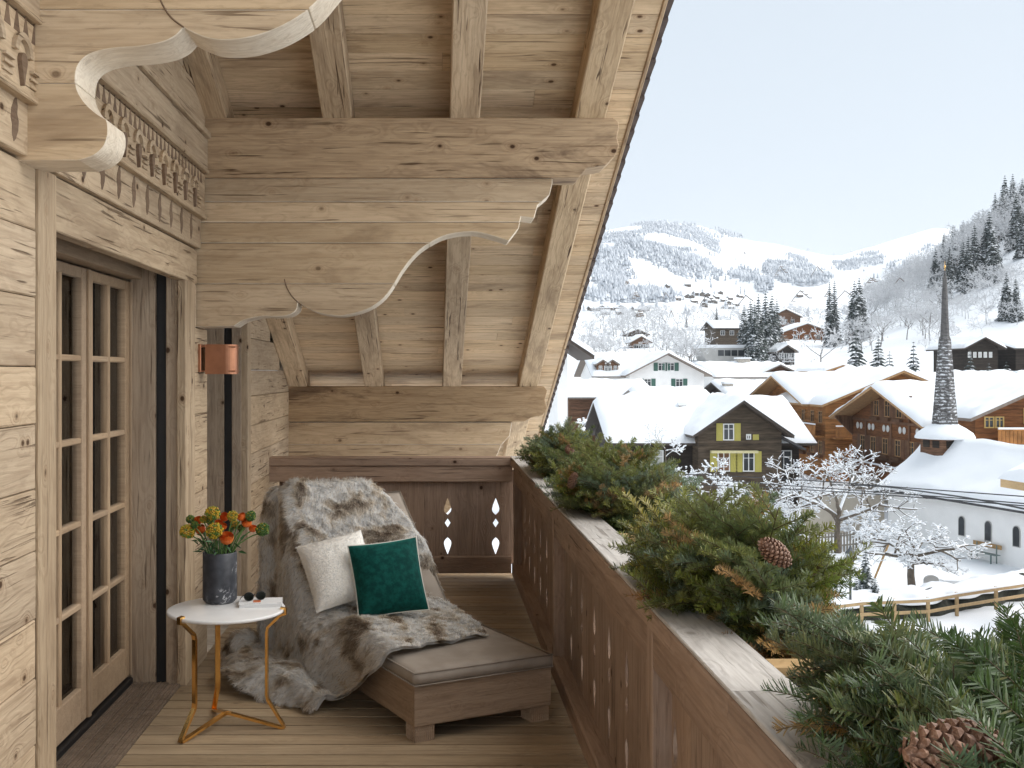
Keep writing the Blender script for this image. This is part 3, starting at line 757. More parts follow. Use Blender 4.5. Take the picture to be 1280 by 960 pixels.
def planter(y0, y1, lab):
    r = empty('planter_box', (.98, (y0+y1)/2, .6), lab, 'planter', 'planter boxes along the railing')
    b = MB(); b.box((.815, y0, .56), (.83, y1, .905)); b.box((1.13, y0, .56), (1.145, y1, .905)); b.box((.83, y0, .56), (1.13, y0+.015, .904)); b.box((.83, y1-.015, .56), (1.13, y1, .904)); b.box((.83, y0+.015, .56), (1.13, y1-.015, .58))
    b.build('liner', MT['planter'], r)
    sm = MB().box((.832, y0+.017, .58), (1.128, y1-.017, .85)); sm.build('soil', MT['dark'], r)
    plank('edge_board', (.835, y0+.03, .92), (1.14, y0+.03, .92), .075, .028, (0, 1, 0), MT['planter_edge'], r, .003)
    plank('edge_board', (.835, y1-.04, .92), (1.14, y1-.04, .92), .075, .028, (0, 1, 0), MT['planter_edge'], r, .003)
    plank('outer_board', (1.165, y0-.1, .78), (1.165, y1+.1, .78), .28, .03, (0, 0, 1), MT['rail'], r, .004)
    return r
PL = [(.95, 2.40, 'near the open end of the balcony'), (2.62, 3.90, 'second from the open end'), (4.72, 6.00, 'third from the open end'), (6.72, 8.05, 'at the end railing')]
for y0, y1, s_ in PL: planter(y0, y1, 'dark planter box outside the railing, '+s_)
tr = empty('planter_shelf', (.98, 4.6, .5), 'brown boarded shelf carrying the planter boxes outside the railing', 'shelf')
plank('shelf_board', (.99, .8, .54), (.99, 8.7, .54), .40, .03, (1, 0, 0), MT['rail'], tr)
for yy in (1.0, 3.3, 5.8, 8.4): plank('shelf_bracket', (.73, yy, .48), (1.17, yy, .48), .08, .06, (0, 1, 0), MT['rail'], tr)
plank('face_board', (1.195, .8, .62), (1.195, 8.7, .62), .2, .025, (0, 0, 1), MT['rail'], tr)
clump(7.42, 1.30, .33, 230, 'far bushy green fir arrangement in the planter at the end railing', 1, xc=.92, rx=.31, blue=.14)
clump(5.40, 1.10, .335, 270, 'silvery green fir arrangement in the third planter with golden sprigs at its foot', 2, xc=.95, rx=.35, blue=.24)
clump(3.28, 1.10, .32, 420, 'dark green fir arrangement with orange tipped sprigs and one big cone', 3, xc=.915, rx=.27, brown=.13, blue=.08, nfront=90)
clump(1.58, 1.42, .205, 470, 'large long needled fir arrangement with a wide cone at its foot', 4, xc=.985, rx=.35, brown=.03, blue=.04, nfront=90, main='l')
def cone(p, ax, s, lab):
    ex = Vector(ax).normalized()
    z = ex; x_ = Vector((0, 0, 1)).cross(z)
    if x_.length < .1: x_ = Vector((1, 0, 0))
    x_.normalize(); y_ = z.cross(x_)
    M = Matrix(((x_.x, y_.x, z.x, p.x), (x_.y, y_.y, z.y, p.y), (x_.z, y_.z, z.z, p.z), (0, 0, 0, 1))) @ Matrix.Scale(s, 4) @ Matrix.Translation((0, 0, -.065))
    tag(link('pine_cone', cone_m, MT['cone'], None, M), lab, 'pine cone')
cone(px(1192, 938, 1.36), (1, .12, .05), 1.0, 'wide brown cone lying among the long needled fir boughs')
cone(px(969, 691, 2.74), (-.75, -.25, .6), .78, 'brown cone in the fir arrangement with orange tipped sprigs')
cone(px(712, 562, 6.75), (-.2, -1, .2), .8, 'round ended brown cone high in the far fir arrangement')
cone(px(1018, 711, 2.95), (.4, -.6, .5), .42, 'small brown cone on the right flank of the orange tipped arrangement')
cone(px(716, 601, 5.12), (.3, -.2, .9), .62, 'dark brown cone low in the silvery fir arrangement')
# ------------------------------------------------------------------ wall lamp
lamp = empty('wall_lamp', (XW, 6.06, 1.66), 'brushed copper box wall lamp on the timber pilaster', 'lamp')
box('back_plate', (XW-.005, 5.985, 1.655), (XW+.02, 6.135, 1.81), MT['copper'], lamp)
U = []
x0, x1, hy, rr = -1.268, -1.098, .070, .055
out = [(x0, -hy)]+[(x1-rr+rr*math.sin(a), -hy+rr-rr*math.cos(a)) for a in np.linspace(0, math.pi/2, 8)]+[(x1-rr+rr*math.cos(a), hy-rr+rr*math.sin(a)) for a in np.linspace(0, math.pi/2, 8)]+[(x0, hy)]
inn = [(x0, hy-.003)]+[(x1-rr+(rr-.003)*math.cos(a), hy-rr+(rr-.003)*math.sin(a)) for a in np.linspace(math.pi/2, 0, 8)]+[(x1-rr+(rr-.003)*math.sin(a), -hy+rr-(rr-.003)*math.cos(a)) for a in np.linspace(math.pi/2, 0, 8)]+[(x0, -hy+.003)]
prism('shade', out+inn, .166, Matrix.Translation((0, 6.06, 1.643)), MT['copper'], lamp)
for z in (1.66, 1.795):
    plank('arm', (XW+.02, 6.06, z), (-1.10, 6.06, z), .136, .006, (0, 1, 0), MT['copper'], lamp, .001)
# ------------------------------------------------------------------ side table
TC = Vector((-.956, 4.987, 0)); TZ = .556
tb = empty('side_table', TC, 'round white stone side table on three bent gold legs', 'table')
link('table_top', mesh('table_top', *lathe_data([(.262, TZ-.018), (.270, TZ-.014), (.2715, TZ-.008), (.270, TZ-.002), (.266, TZ)], 64), True), MT['white_stone'], tb, Matrix.Translation(TC))
for k, a in enumerate((232.9, -4, 113.6)):
    d = Vector((math.cos(math.radians(a)), math.sin(math.radians(a)), 0)); s = Vector((-d.y, d.x, 0))
    path = [(.255, TZ+.003), (.278, TZ+.001), (.279, TZ-.022), (.255, TZ-.028), (.196, TZ-.085), (.190, TZ-.11), (.190, .16), (.194, .135), (.268, .018), (.272, .008), (.262, .006), (.02, .066), (.0, .068)]
    v = []; f = []; hw, ht = .012, .006
    P = [d*r+Vector((0, 0, z)) for r, z in path]
    for i, p in enumerate(P):
        t = (P[min(i+1, len(P)-1)]-P[max(0, i-1)]).normalized(); nn = s.cross(t).normalized()
        for sx, sz in ((-1, -1), (1, -1), (1, 1), (-1, 1)): v.append(TC+p+s*hw*sx+nn*ht*sz)
    for i in range(len(P)-1):
        for q in range(4): f.append((4*i+q, 4*i+(q+1) % 4, 4*i+4+(q+1) % 4, 4*i+4+q))
    f += [(3, 2, 1, 0), tuple(4*(len(P)-1)+q for q in range(4))]
    link('leg', mesh('leg', v, f), MT['gold'], tb)
# vase and flowers
VC = Vector((-1.013, 5.12, TZ))
link_v = link('vase', mesh('vase', *lathe_data([(.0, .0005), (.066, .0005), (.072, .006), (.081, .016), (.081, .236), (.079, .240), (.074, .240), (.073, .232), (.073, .05), (0, .048)], 48), True), MT['marble'], None, Matrix.Translation(VC))
e = link_v.modifiers.new('edge', 'EDGE_SPLIT'); e.split_angle = math.radians(40)
tag(link_v, 'black veined marble cylinder vase on the white table', 'vase')
MT['stem'] = plain('flower_stem', (.10, .19, .045), .5, .3, 30); MT['leaf'] = plain('flower_leaf', (.035, .10, .03), .5, .3, 30)
g = NG('orange_petal'); rn = g.n('ObjectInfo').outputs['Random']; isl = g.n('NewGeometry').outputs['Random Per Island']
g.base(g.mix(rn, g.mix(isl, (.62, .075, .010), (.74, .17, .015)), g.mix(isl, (.70, .22, .04), (.66, .10, .015)))); g.set(Roughness=.5); MT['petal'] = g.m
g = NG('yellow_bloom'); isl = g.n('NewGeometry').outputs['Random Per Island']; rn = g.n('ObjectInfo').outputs['Random']
g.base(g.ramp(isl, [(0., (.05, .14, .02)), (.25, (.16, .22, .02)), (.45, (.42, .27, .015)), (.8, (.58, .36, .02)), (1., (.30, .11, .015))])); g.set(Roughness=.6); MT['bloom'] = g.m
g = NG('green_bloom'); isl = g.n('NewGeometry').outputs['Random Per Island']
g.base(g.ramp(isl, [(0., (.025, .075, .012)), (.7, (.07, .15, .02)), (1., (.35, .26, .02))])); g.set(Roughness=.6); MT['gbloom'] = g.m
def ranunculus(r):
    mb = MB()
    for layer in range(5):
        n = 6+layer; rad = r*(.35+.65*layer/4)
        for k in range(n):
            a = 2*math.pi*k/n+layer*.7; op = .25+.20*layer
            v = []; f = []
            for i in range(5):
                th = -1.0+(i/4)*(1.75-op*.35)
                for j in range(4):
                    ph = a+(j-1.5)/1.5*.62
                    rr = rad*math.cos(th*.8)*(1+.02*layer); v.append((rr*math.cos(ph), rr*math.sin(ph), r*.95*math.sin(th)*(.75+.06*layer)))
            for i in range(4):
                for j in range(3): f.append((i*4+j, i*4+j+1, i*4+j+5, i*4+j+4))
            mb.add((v, f))
    return mb
def pompom(r, n=150, seed=0):
    mb = MB(); q = random.Random(seed)
    for k in range(n):
        z = 1-2*(k+.5)/n; a = k*2.39996; s = math.sqrt(1-z*z); d = Vector((s*math.cos(a), s*math.sin(a), z*.9))
        c = d*r*q.uniform(.82, 1.05); x_ = d.orthogonal().normalized(); y_ = d.cross(x_); sz = r*.17
        v = [c+x_*sz, c+y_*sz, c-x_*sz, c-y_*sz, c+d*sz*.8, d*r*.5]
        mb.add((v, [(0, 1, 4), (1, 2, 4), (2, 3, 4), (3, 0, 4), (1, 0, 5), (2, 1, 5), (3, 2, 5), (0, 3, 5)]))
    return mb
FL = [(205, 265, 55, 'y'), (230, 175, 34, 'g'), (285, 180, 32, 'o'), (300, 245, 38, 'o'), (395, 130, 55, 'y'), (408, 262, 62, 'y'), (482, 155, 33, 'o'), (500, 312, 49, 'o'), (545, 150, 40, 'y'), (610, 152, 32, 'o'), (680, 150, 40, 'g'), (650, 197, 36, 'o'), (697, 240, 30, 'o'), (770, 252, 50, 'g'), (442, 205, 32, 'o'), (375, 190, 26, 'g'), (470, 225, 30, 'o'), (560, 215, 34, 'y'), (330, 175, 30, 'y'), (610, 240, 30, 'g'), (260, 215, 30, 'g')]
bq = empty('flower_bouquet', VC+Vector((0, 0, .05)), 'orange and yellow flower bouquet in the black marble vase', 'flowers')
q = random.Random(5)
for i, (fx, fy, fr, ty) in enumerate(FL):
    dd = 5.12+(.0 if fr > 45 else q.uniform(-.02, .09)) - (.05 if (fx, fy) in ((500, 312), (408, 262)) else 0)
    c = px(fx/6+200, fy/6+620, dd); r_ = fr/6*dd/F
    rim = VC+Vector(((c.x-VC.x)*.42, (c.y-VC.y)*.4, .235))
    rim.x = VC.x+max(-.06, min(.06, rim.x-VC.x)); b0 = VC+Vector((q.uniform(-.03, .03), q.uniform(-.03, .03), .052))
    MB().add(tube_data(cat_pts([b0, rim, rim.lerp(c, .55)+Vector((0, 0, .012)), c-Vector((0, 0, r_*.5))], 4), .0032, 6)).build('stem', MT['stem'], bq, smooth=True)
    mb = ranunculus(r_) if ty == 'o' else pompom(r_, 150, i)
    R = Matrix.Rotation(q.uniform(.35, .9), 4, 'X') @ Matrix.Rotation(q.uniform(-.4, .4), 4, 'Y')
    mb.build('flower_head', MT[{'o': 'petal', 'y': 'bloom', 'g': 'gbloom'}[ty]], bq, Matrix.Translation(c) @ R, smooth=(ty == 'o'))
for i in range(46):
    a = q.uniform(0, 6.28); r0 = q.uniform(.02, .068); h = q.uniform(.235, .33)
    c = VC+Vector((math.cos(a)*r0*1.6, math.sin(a)*r0*1.4, h)); L = q.uniform(.03, .055)
    v = [(0, 0, 0), (L*.4, L*.16, .004), (L, 0, -.006), (L*.4, -L*.16, .004), (L*.65, L*.12, 0), (L*.65, -L*.12, 0), (L*.45, 0, -.004)]
    f = [(0, 6, 1), (0, 3, 6), (1, 6, 4), (6, 3, 5), (6, 2, 4), (6, 5, 2)]
    R = Matrix.Rotation(a+q.uniform(-.8, .8), 4, 'Z') @ Matrix.Rotation(q.uniform(-1.2, .7), 4, 'Y') @ Matrix.Rotation(q.uniform(-.8, .8), 4, 'X')
    link('leaf', mesh('leaf', v, f, True), MT['leaf'], bq, Matrix.Translation(c) @ R)
# magazine and sunglasses
MT['paper'] = plain('paper', (.78, .78, .77), .6); MT['ink'] = plain('ink', (.10, .10, .10), .6); MT['orange_print'] = plain('orange_print', (.62, .17, .06), .6)
MGc = px(326, 752, 5.07); MGc.z = TZ
mg = empty('magazine', MGc, 'white magazine with an orange cover patch lying on the round table', 'magazine')
MM = Matrix.Translation(MGc) @ Matrix.Rotation(math.radians(8), 4, 'Z')
pg = MB()
for k in range(6): pg.box((-.098+.0006*k, -.072, .0006+.0022*k), (.100-.0004*k, .072+.0005*k, .0024+.0022*k), MM)
pg.build('pages', MT['paper'], mg)
MB().box((-.101, -.0735, .0135), (.102, .0735, .0148), MM).build('cover', MT['paper'], mg)
MB().box((-.035, -.03, .0151), (.0, .02, .0154), MM).build('cover_patch', MT['orange_print'], mg)
tl = MB()
for k in range(7): tl.box((-.075+.011*k, -.060, .0151), (-.067+.011*k, -.057, .0153), MM)
for k in range(3): tl.box((.078+.006*k, -.060, .0151), (.082+.006*k, -.054, .0153), MM)
tl.build('cover_print', MT['ink'], mg)
SG = px(319, 744, 5.07); SG.z = TZ+.0155
sg = empty('sunglasses', SG, 'dark sunglasses folded open on the white magazine', 'sunglasses')
MT['lens'] = plain('dark_lens', (.006, .007, .006), .06, spec=.3); MT['frame_black'] = plain('black_acetate', (.015, .013, .012), .25)
SM = Matrix.Translation(SG) @ Matrix.Scale(.86, 4) @ Matrix.Rotation(math.radians(28), 4, 'Z') @ Matrix.Rotation(math.radians(-14), 4, 'X')
for sx in (-1, 1):
    ring = [(sx*.034+.027*math.cos(a), 0, .026+.023*math.sin(a)) for a in np.linspace(0, 2*math.pi, 20)]
    MB().add(tube_data(ring, .0024, 6), SM).build('rim', MT['frame_black'], sg, smooth=True)
    ln = [(sx*.034+.0265*math.cos(a), .026+.0225*math.sin(a)) for a in np.linspace(0, 2*math.pi, 20)[:-1]]
    prism('lens', ln, .0016, SM @ Matrix(((1, 0, 0, 0), (0, 0, -1, 0), (0, 1, 0, 0), (0, 0, 0, 1))), MT['lens'], sg)
    MB().add(tube_data(cat_pts([(sx*.062, 0, .034), (sx*.064, .04, .028), (sx*.06, .09, .012), (sx*.058, .115, .0)], 4), .0022, 6), SM).build('temple', MT['frame_black'], sg, smooth=True)
MB().add(tube_data([(-.009, 0, .03), (0, -.002, .034), (.009, 0, .03)], .0022, 6), SM).build('bridge', MT['frame_black'], sg)
# ------------------------------------------------------------------ lounger
P0 = Vector((-.078, 4.765, 0)); EA = Vector((.8916, .4529, 0)); EL = Vector((-.4529, .8916, 0))
def ch(a, L, z): return P0+EA*a+EL*L+Vector((0, 0, z))
CM = Matrix(((EA.x, EL.x, 0, P0.x), (EA.y, EL.y, 0, P0.y), (0, 0, 1, 0), (0, 0, 0, 1)))
lo = empty('lounger', ch(.36, .95, 0), 'low teak chaise lounge with grey cushion and raised back', 'lounger')
W_, LL = .72, 1.86
for nm, a, b, w_, t_, sd in (('frame_board', (0.0, .0125, .163), (W_, .0125, .163), .182, .026, (0, 0, 1)), ('frame_board', (0, LL, .163), (W_, LL, .163), .182, .026, (0, 0, 1)),
                             ('frame_board', (.0125, .027, .163), (.0125, LL-.014, .163), .182, .024, (0, 0, 1)), ('frame_board', (W_-.0125, .027, .163), (W_-.0125, LL-.014, .163), .182, .024, (0, 0, 1))):
    plank(nm, ch(*a), ch(*b), w_, t_, sd, MT['teak'], lo, .004)
for a, L in ((.055, .055), (W_-.055, .055), (.055, LL-.06), (W_-.055, LL-.06)):
    n = 36; pts = []
    for i in range(n):
        for k, off in ((0, 0), (.5, .004)):
            t = (i+k)/n*4; sd_ = int(t) % 4; u = (t % 1)*2-1; h = .048-off
            p = [(u*.048, -h), (h, u*.048), (-u*.048, h), (-h, -u*.048)][sd_]; pts.append(p)
    prism('leg', pts, .085, CM @ Matrix.Translation((a, L, 0)), MT['teak'], lo)
for k in range(8):
    L = .08+k*.13
    plank('slat', ch(.03, L, .24), ch(W_-.03, L, .24), .09, .018, EL, MT['teak'], lo)
g = NG('taupe_canvas'); tc = g.n('TexCoord').outputs['Object']
wv = g.n('TexWave', {'Scale': 230., 'Distortion': .6, 'Detail': 1.}, wave_type='BANDS').outputs[0]
g.base(g.mix(g.maprange(g.noise(tc, 9., 4), .3, .7), (.31, .262, .215), (.375, .32, .265))); g.set(Roughness=.88); g.b.inputs['Specular IOR Level'].default_value = .15
g.bump(g.math('ADD', g.math('MULTIPLY', wv, .15), g.noise(tc, 12., 3)), .25, .008); MT['canvas'] = g.m
def cushion(name, a0, a1, l0, l1, th, M, parent):
    """rounded box cushion with soft top; local plane a-l, thickness th"""
    v = []; f = []; n = 22; m = 26
    def S(t): return t
    for side in (1, -1):
        for i in range(n+1):
            for j in range(m+1):
                u = i/n*2-1; w = j/m*2-1
                def wr(t): return math.copysign(abs(t)**.8, t)
                ea = 1-abs(u); el = 1-abs(w)
                e = min(ea*(a1-a0)/2, el*(l1-l0)/2); k = min(1, e/.028)
                h = (th/2-.012)+.012*math.sqrt(max(0, 1-(1-k)**2))+.006*(1-u*u)*(1-w*w)*(1 if side > 0 else 0)+(.004*mnoise.noise(Vector((u*3, w*3, 1.7))) if k > .5 else 0)
                v.append(((a0+a1)/2+u*(a1-a0)/2, (l0+l1)/2+w*(l1-l0)/2, th/2+side*h))
    W = m+1; N = (n+1)*W
    for i in range(n):
        for j in range(m):
            q = (i*W+j, (i+1)*W+j, (i+1)*W+j+1, i*W+j+1); f.append(q); f.append(tuple(N+k for k in reversed(q)))
    ring = [(i, 0) for i in range(n)]+[(n, j) for j in range(m)]+[(i, m) for i in range(n, 0, -1)]+[(0, j) for j in range(m, 0, -1)]
    for p, q in zip(ring, ring[1:]+ring[:1]):
        A = p[0]*W+p[1]; B = q[0]*W+q[1]; f.append((A, N+A, N+B, B))
    o = link(name, mesh(name, v, f, True), MT['canvas'], parent, M)
    for zz in (.006, th-.006):
        r = [(a0, l0, zz), (a1, l0, zz), (a1, l1, zz), (a0, l1, zz), (a0, l0, zz)]
        link('piping', mesh('piping', *tube_data([Vector(p) for p in r], .0035, 6), True), MT['canvas'], o, M)
    return o
cushion('seat_cushion', -.004, W_+.004, -.012, 1.10, .068, CM @ Matrix.Translation((0, 0, .253)), lo)
ANG = math.radians(42)
BMx = CM @ Matrix.Translation((0, 1.06, .272)) @ Matrix.Rotation(ANG, 4, 'X')
cushion('back_cushion', -.004, W_+.004, .03, .90, .068, BMx, lo)
bf = MB()
for k in range(6): bf.box((.03, .04+k*.14, -.02), (W_-.03, .12+k*.14, -.003), BMx)
bf.box((.06, .02, -.045), (.10, .86, -.021), BMx); bf.box((W_-.10, .02, -.045), (W_-.06, .86, -.021), BMx)
bf.build('back_frame', MT['teak'], lo)
for a in (.1, W_-.1): plank('back_strut', ch(a, 1.62, .24), BMx @ Vector((a, .66, -.04)), .03, .02, EA, MT['teak'], lo)
# ------------------------------------------------------------------ fur throw
def back_z(L): return .272+(L-1.06)*math.tan(ANG)+.068/math.cos(ANG)
rows = [  # (L, z on top, right edge a) along the throw from behind the back to the front edge
    (1.80, .55, .50), (1.775, .93, .54), (1.70, back_z(1.70)+.02, .59), (1.52, back_z(1.52)+.02, .69), (1.36, back_z(1.36)+.02, .735), (1.20, .445, .74), (1.05, .362, .735), (.86, .352, .71), (.62, .352, .66), (.38, .350, .60)]
grid = []
for i, (L, z, ar) in enumerate(rows):
    t = i/(len(rows)-1)
    row = []
    top = [ar, ar*.72+.0, ar*.45, ar*.2, .0]
    for k, a in enumerate(top):
        dl = -.17*(k/4)*max(0, (t-.55)/.45)         # the front edge slants forward on the left
        edge = .018*(1 if k in (0,) and i > 1 else 0)
        row.append((a, L+dl, z-edge))
    Lh = L-.17*max(0, (t-.55)/.45)
    zt = z
    if i == 0: row += [(-.05, 1.80, .50), (-.09, 1.80, .34), (-.12, 1.78, .16), (-.16, 1.75, .05), (-.22, 1.72, .04), (-.27, 1.68, .03)]
    else:
        fl = [.24, .26, .30, .36, .42, .42, .38, .30, .20, .12][i]       # how far it runs out over the floor
        Lf = [1.72, 1.68, 1.60, 1.42, 1.28, 1.14, 1.0, .86, .70, .56][i]
        row += [(-.06, Lh+.0, zt-.05), (-.095, Lh*.7+Lf*.3, zt*.66), (-.115, Lh*.35+Lf*.65, zt*.32+.03), (-.15, Lf, .085), (-.15-fl*.45, Lf, .085+.03*math.sin(i)), (-.15-fl*.85, Lf, .03)]
    grid.append(row)
G = np.array(grid)                                   # rows x cols x 3
def upsample(G, n, axis):
    G = np.moveaxis(G, axis, 0); N = len(G); t = np.linspace(0, N-1, n); i = np.minimum(t.astype(int), N-2); f = (t-i)
    sh = (-1,)+(1,)*(G.ndim-1); f = f.reshape(sh)
    g = lambda k: G[np.clip(k, 0, N-1)]
    a, b, c, d = g(i-1), g(i), g(i+1), g(i+2)
    out = .5*((2*b)+(c-a)*f+(2*a-5*b+4*c-d)*f**2+(3*b-a-3*c+d)*f**3)
    return np.moveaxis(out, 0, axis)
NR, NC = 110, 120
Gu = upsample(upsample(G, NR, 0), NC, 1)
def to_world(A): return np.stack([P0.x+EA.x*A[..., 0]+EL.x*A[..., 1], P0.y+EA.y*A[..., 0]+EL.y*A[..., 1], A[..., 2]], -1)
TW = to_world(Gu)
def normals(T):
    du = np.gradient(T, axis=1); dv = np.gradient(T, axis=0); n = np.cross(du, dv); n /= np.linalg.norm(n, axis=2)[..., None]+1e-9
    return n
Nn = normals(TW)
if Nn[40, 20, 2] < 0: Nn = -Nn
ii, jj = np.meshgrid(np.arange(NR)/(NR-1), np.arange(NC)/(NC-1), indexing='ij')
hang = np.clip((jj-.36)/.18, 0, 1)
ph = ii*15+1.3*np.sin(jj*5.+1)+2.*np.sin(ii*5.)
fold = (np.sin(ph)+.45*np.sin(ph*1.93+1.1+jj*3))*.032*hang
diag = np.sin((jj*9.-ii*10.)+1.5*np.sin(ii*7+jj*4))*.014*(1-hang)*np.clip((ii-.12)*8, 0, 1)
bumpn = np.zeros_like(ii)
for a_ in range(NR):
    for b_ in range(NC):
        p = TW[a_, b_]; bumpn[a_, b_] = mnoise.noise(Vector(p*7.))*.016+mnoise.noise(Vector(p*17.))*.008
disp = fold+np.maximum(diag, -.004)+bumpn+.012
TW = TW+Nn*disp[..., None]
TW[..., 2] = np.maximum(TW[..., 2], .016)
Nn = normals(TW)
if Nn[40, 20, 2] < 0: Nn = -Nn
ft = empty('fur_throw', ch(-.1, .9, 0), 'shaggy grey brown fur throw draped over the lounger and down to the deck', 'throw')
V = np.concatenate([(TW).reshape(-1, 3), (TW-Nn*.012).reshape(-1, 3)])
i, j = np.meshgrid(np.arange(NR-1), np.arange(NC-1), indexing='ij'); q = np.stack([i*NC+j, i*NC+j+1, (i+1)*NC+j+1, (i+1)*NC+j], -1).reshape(-1, 4)
qq = np.vstack([q, q[:, ::-1]+NR*NC])
def pelt(P, I, J):
    """colour of the pelts: dark brown backs, pale flanks"""
    s = J*1.55+.16*np.sin(I*9+1)+.10*np.sin(J*13+I*4); t = I*1.5
    a = np.abs(((s/.30+.37*np.floor(t/.55)) % 1)-.5)*2
    nz = np.array([mnoise.noise(Vector(p*6.5)) for p in P]); nz2 = np.array([mnoise.noise(Vector(p*19.+3.)) for p in P])
    k = np.clip(.5+(a*1.15+nz*.85+nz2*.6+.30-.5)*1.45, 0, 1)
    return k, nz2
m = npmesh('fur_skin', V, qq, True)
pk, pn2 = pelt(TW.reshape(-1, 3), ii.ravel(), jj.ravel())
alb = lambda R: 4*np.asarray(R)/(1+np.asarray(R))**2          # single-hair albedo that gives a deep pile the reflectance R
cA = alb([.085, .058, .040]); cB = alb([.50, .355, .225]); cC = alb([.96, .90, .79])
def col(k):
    k = k[:, None]; return np.where(k < .5, cA+(cB-cA)*k*2, cB+(cC-cB)*(k*2-1))
cs = np.ones((len(V), 4)); cs[:, :3] = np.concatenate([col(pk)]*2)*.7
m.attributes.new('fur', 'FLOAT_COLOR', 'POINT').data.foreach_set('color', cs.astype(np.float32).ravel())
g = NG('fur'); g.base(g.n('Attribute', attribute_name='fur').outputs[0]); 
at = g.n('Attribute', attribute_name='fur').outputs[0]
df = g.n('BsdfDiffuse', {'Color': at}); tl_ = g.n('BsdfTranslucent', {'Color': at}); gs = g.n('BsdfGlossy', {'Color': (1, 1, 1, 1), 'Roughness': .45})
m1 = g.n('MixShader', {0: .5, 1: df.outputs[0], 2: tl_.outputs[0]}); m2 = g.n('MixShader', {0: .03, 1: m1.outputs[0], 2: gs.outputs[0]})
g.l(m2.outputs[0], g.t.nodes['Material Output'].inputs[0])
MT['fur'] = g.m
link('hide', m, MT['fur'], ft)
def strands(name, base, nrm_, direc, length, width, color_root, color_tip, parent, seed, lift=.45, clumpy=.5, kind=None):
    r = np.random.default_rng(seed); n = len(base)
    d = direc+r.normal(0, .28, (n, 3)); d -= nrm_*np.sum(d*nrm_, 1)[:, None]; d /= np.linalg.norm(d, axis=1)[:, None]+1e-9
    cl = np.array([mnoise.noise_vector(Vector(p*26.)) for p in base])*clumpy
    d0 = d+nrm_*lift*1.5+cl; d0 /= np.linalg.norm(d0, axis=1)[:, None]; d1 = d+nrm_*lift*.35+cl*1.2+np.array([0, 0, -.15]); d1 /= np.linalg.norm(d1, axis=1)[:, None]
    L = (length*r.uniform(.55, 1.15, n))[:, None]
    mid = base+d0*L*.5; tip = mid+d1*L*.55
    wv = np.cross(d, nrm_)+r.normal(0, .35, (n, 3)); wv /= np.linalg.norm(wv, axis=1)[:, None]; wv *= width
    Vt = np.stack([base-wv, base+wv, mid+wv*.8, mid-wv*.8, tip], 1).reshape(-1, 3)
    T = (np.arange(n)[:, None, None]*5+np.array([[0, 1, 2], [0, 2, 3], [3, 2, 4]])[None]).reshape(-1, 3)
    m = npmesh(name, Vt, T, True)
    C = np.ones((n, 5, 4), np.float32); C[:, 0:2, :3] = color_root[:, None]; C[:, 2:4, :3] = (.5*color_root+.5*color_tip)[:, None]; C[:, 4, :3] = color_tip
    m.attributes.new('fur', 'FLOAT_COLOR', 'POINT').data.foreach_set('color', C.ravel())
    NV = np.repeat(nrm_+.35*d+r.normal(0, .18, (n, 3)), 5, axis=0); NV /= np.linalg.norm(NV, axis=1)[:, None]
    m.normals_split_custom_set_from_vertices(NV.astype(np.float32))
    o = link(name, m, MT['fur'], parent)
    if kind: o['kind'] = kind
    return o
def sample_grid(T, N, n, r):
    e = np.linalg.norm(np.cross(T[1:, :-1]-T[:-1, :-1], T[:-1, 1:]-T[:-1, :-1]), axis=2); pr = e.ravel()/e.sum()
    idx = r.choice(len(pr), n, p=pr); a, b = np.divmod(idx, T.shape[1]-1); fu = r.random((n, 1)); fv = r.random((n, 1))
    P = T[a, b]*(1-fu)*(1-fv)+T[a, b+1]*fu*(1-fv)+T[a+1, b]*(1-fu)*fv+T[a+1, b+1]*fu*fv
    Q = N[a, b]; du = T[a, b+1]-T[a, b]; dv = T[a+1, b]-T[a, b]
    return P, Q, du/(np.linalg.norm(du, axis=1)[:, None]+1e-9), dv/(np.linalg.norm(dv, axis=1)[:, None]+1e-9), (a+fv[:, 0])/(T.shape[0]-1), (b+fu[:, 0])/(T.shape[1]-1)
r_ = np.random.default_rng(3)
P, Q, du, dv, I, J = sample_grid(TW, Nn, 150000, r_)
k, k2 = pelt(P, I, J)
k = np.clip(k+r_.normal(0, .13, len(k)), 0, 1)
root = col(np.clip(k*.95, 0, 1)); tipc = col(np.clip(k+r_.choice([-.5, .1, .45], len(k), p=[.25, .40, .35]), 0, 1))
tipc = np.where((r_.random(len(k)) < .07)[:, None], np.array([.05, .035, .025]), tipc)
flow = np.where((J < .36)[:, None], dv*.8+du*.45, du*.9+dv*.25)
strands('fur_hair', P, Q, flow, .042, .0012, root, tipc, ft, 11, .5, .75, 'stuff')
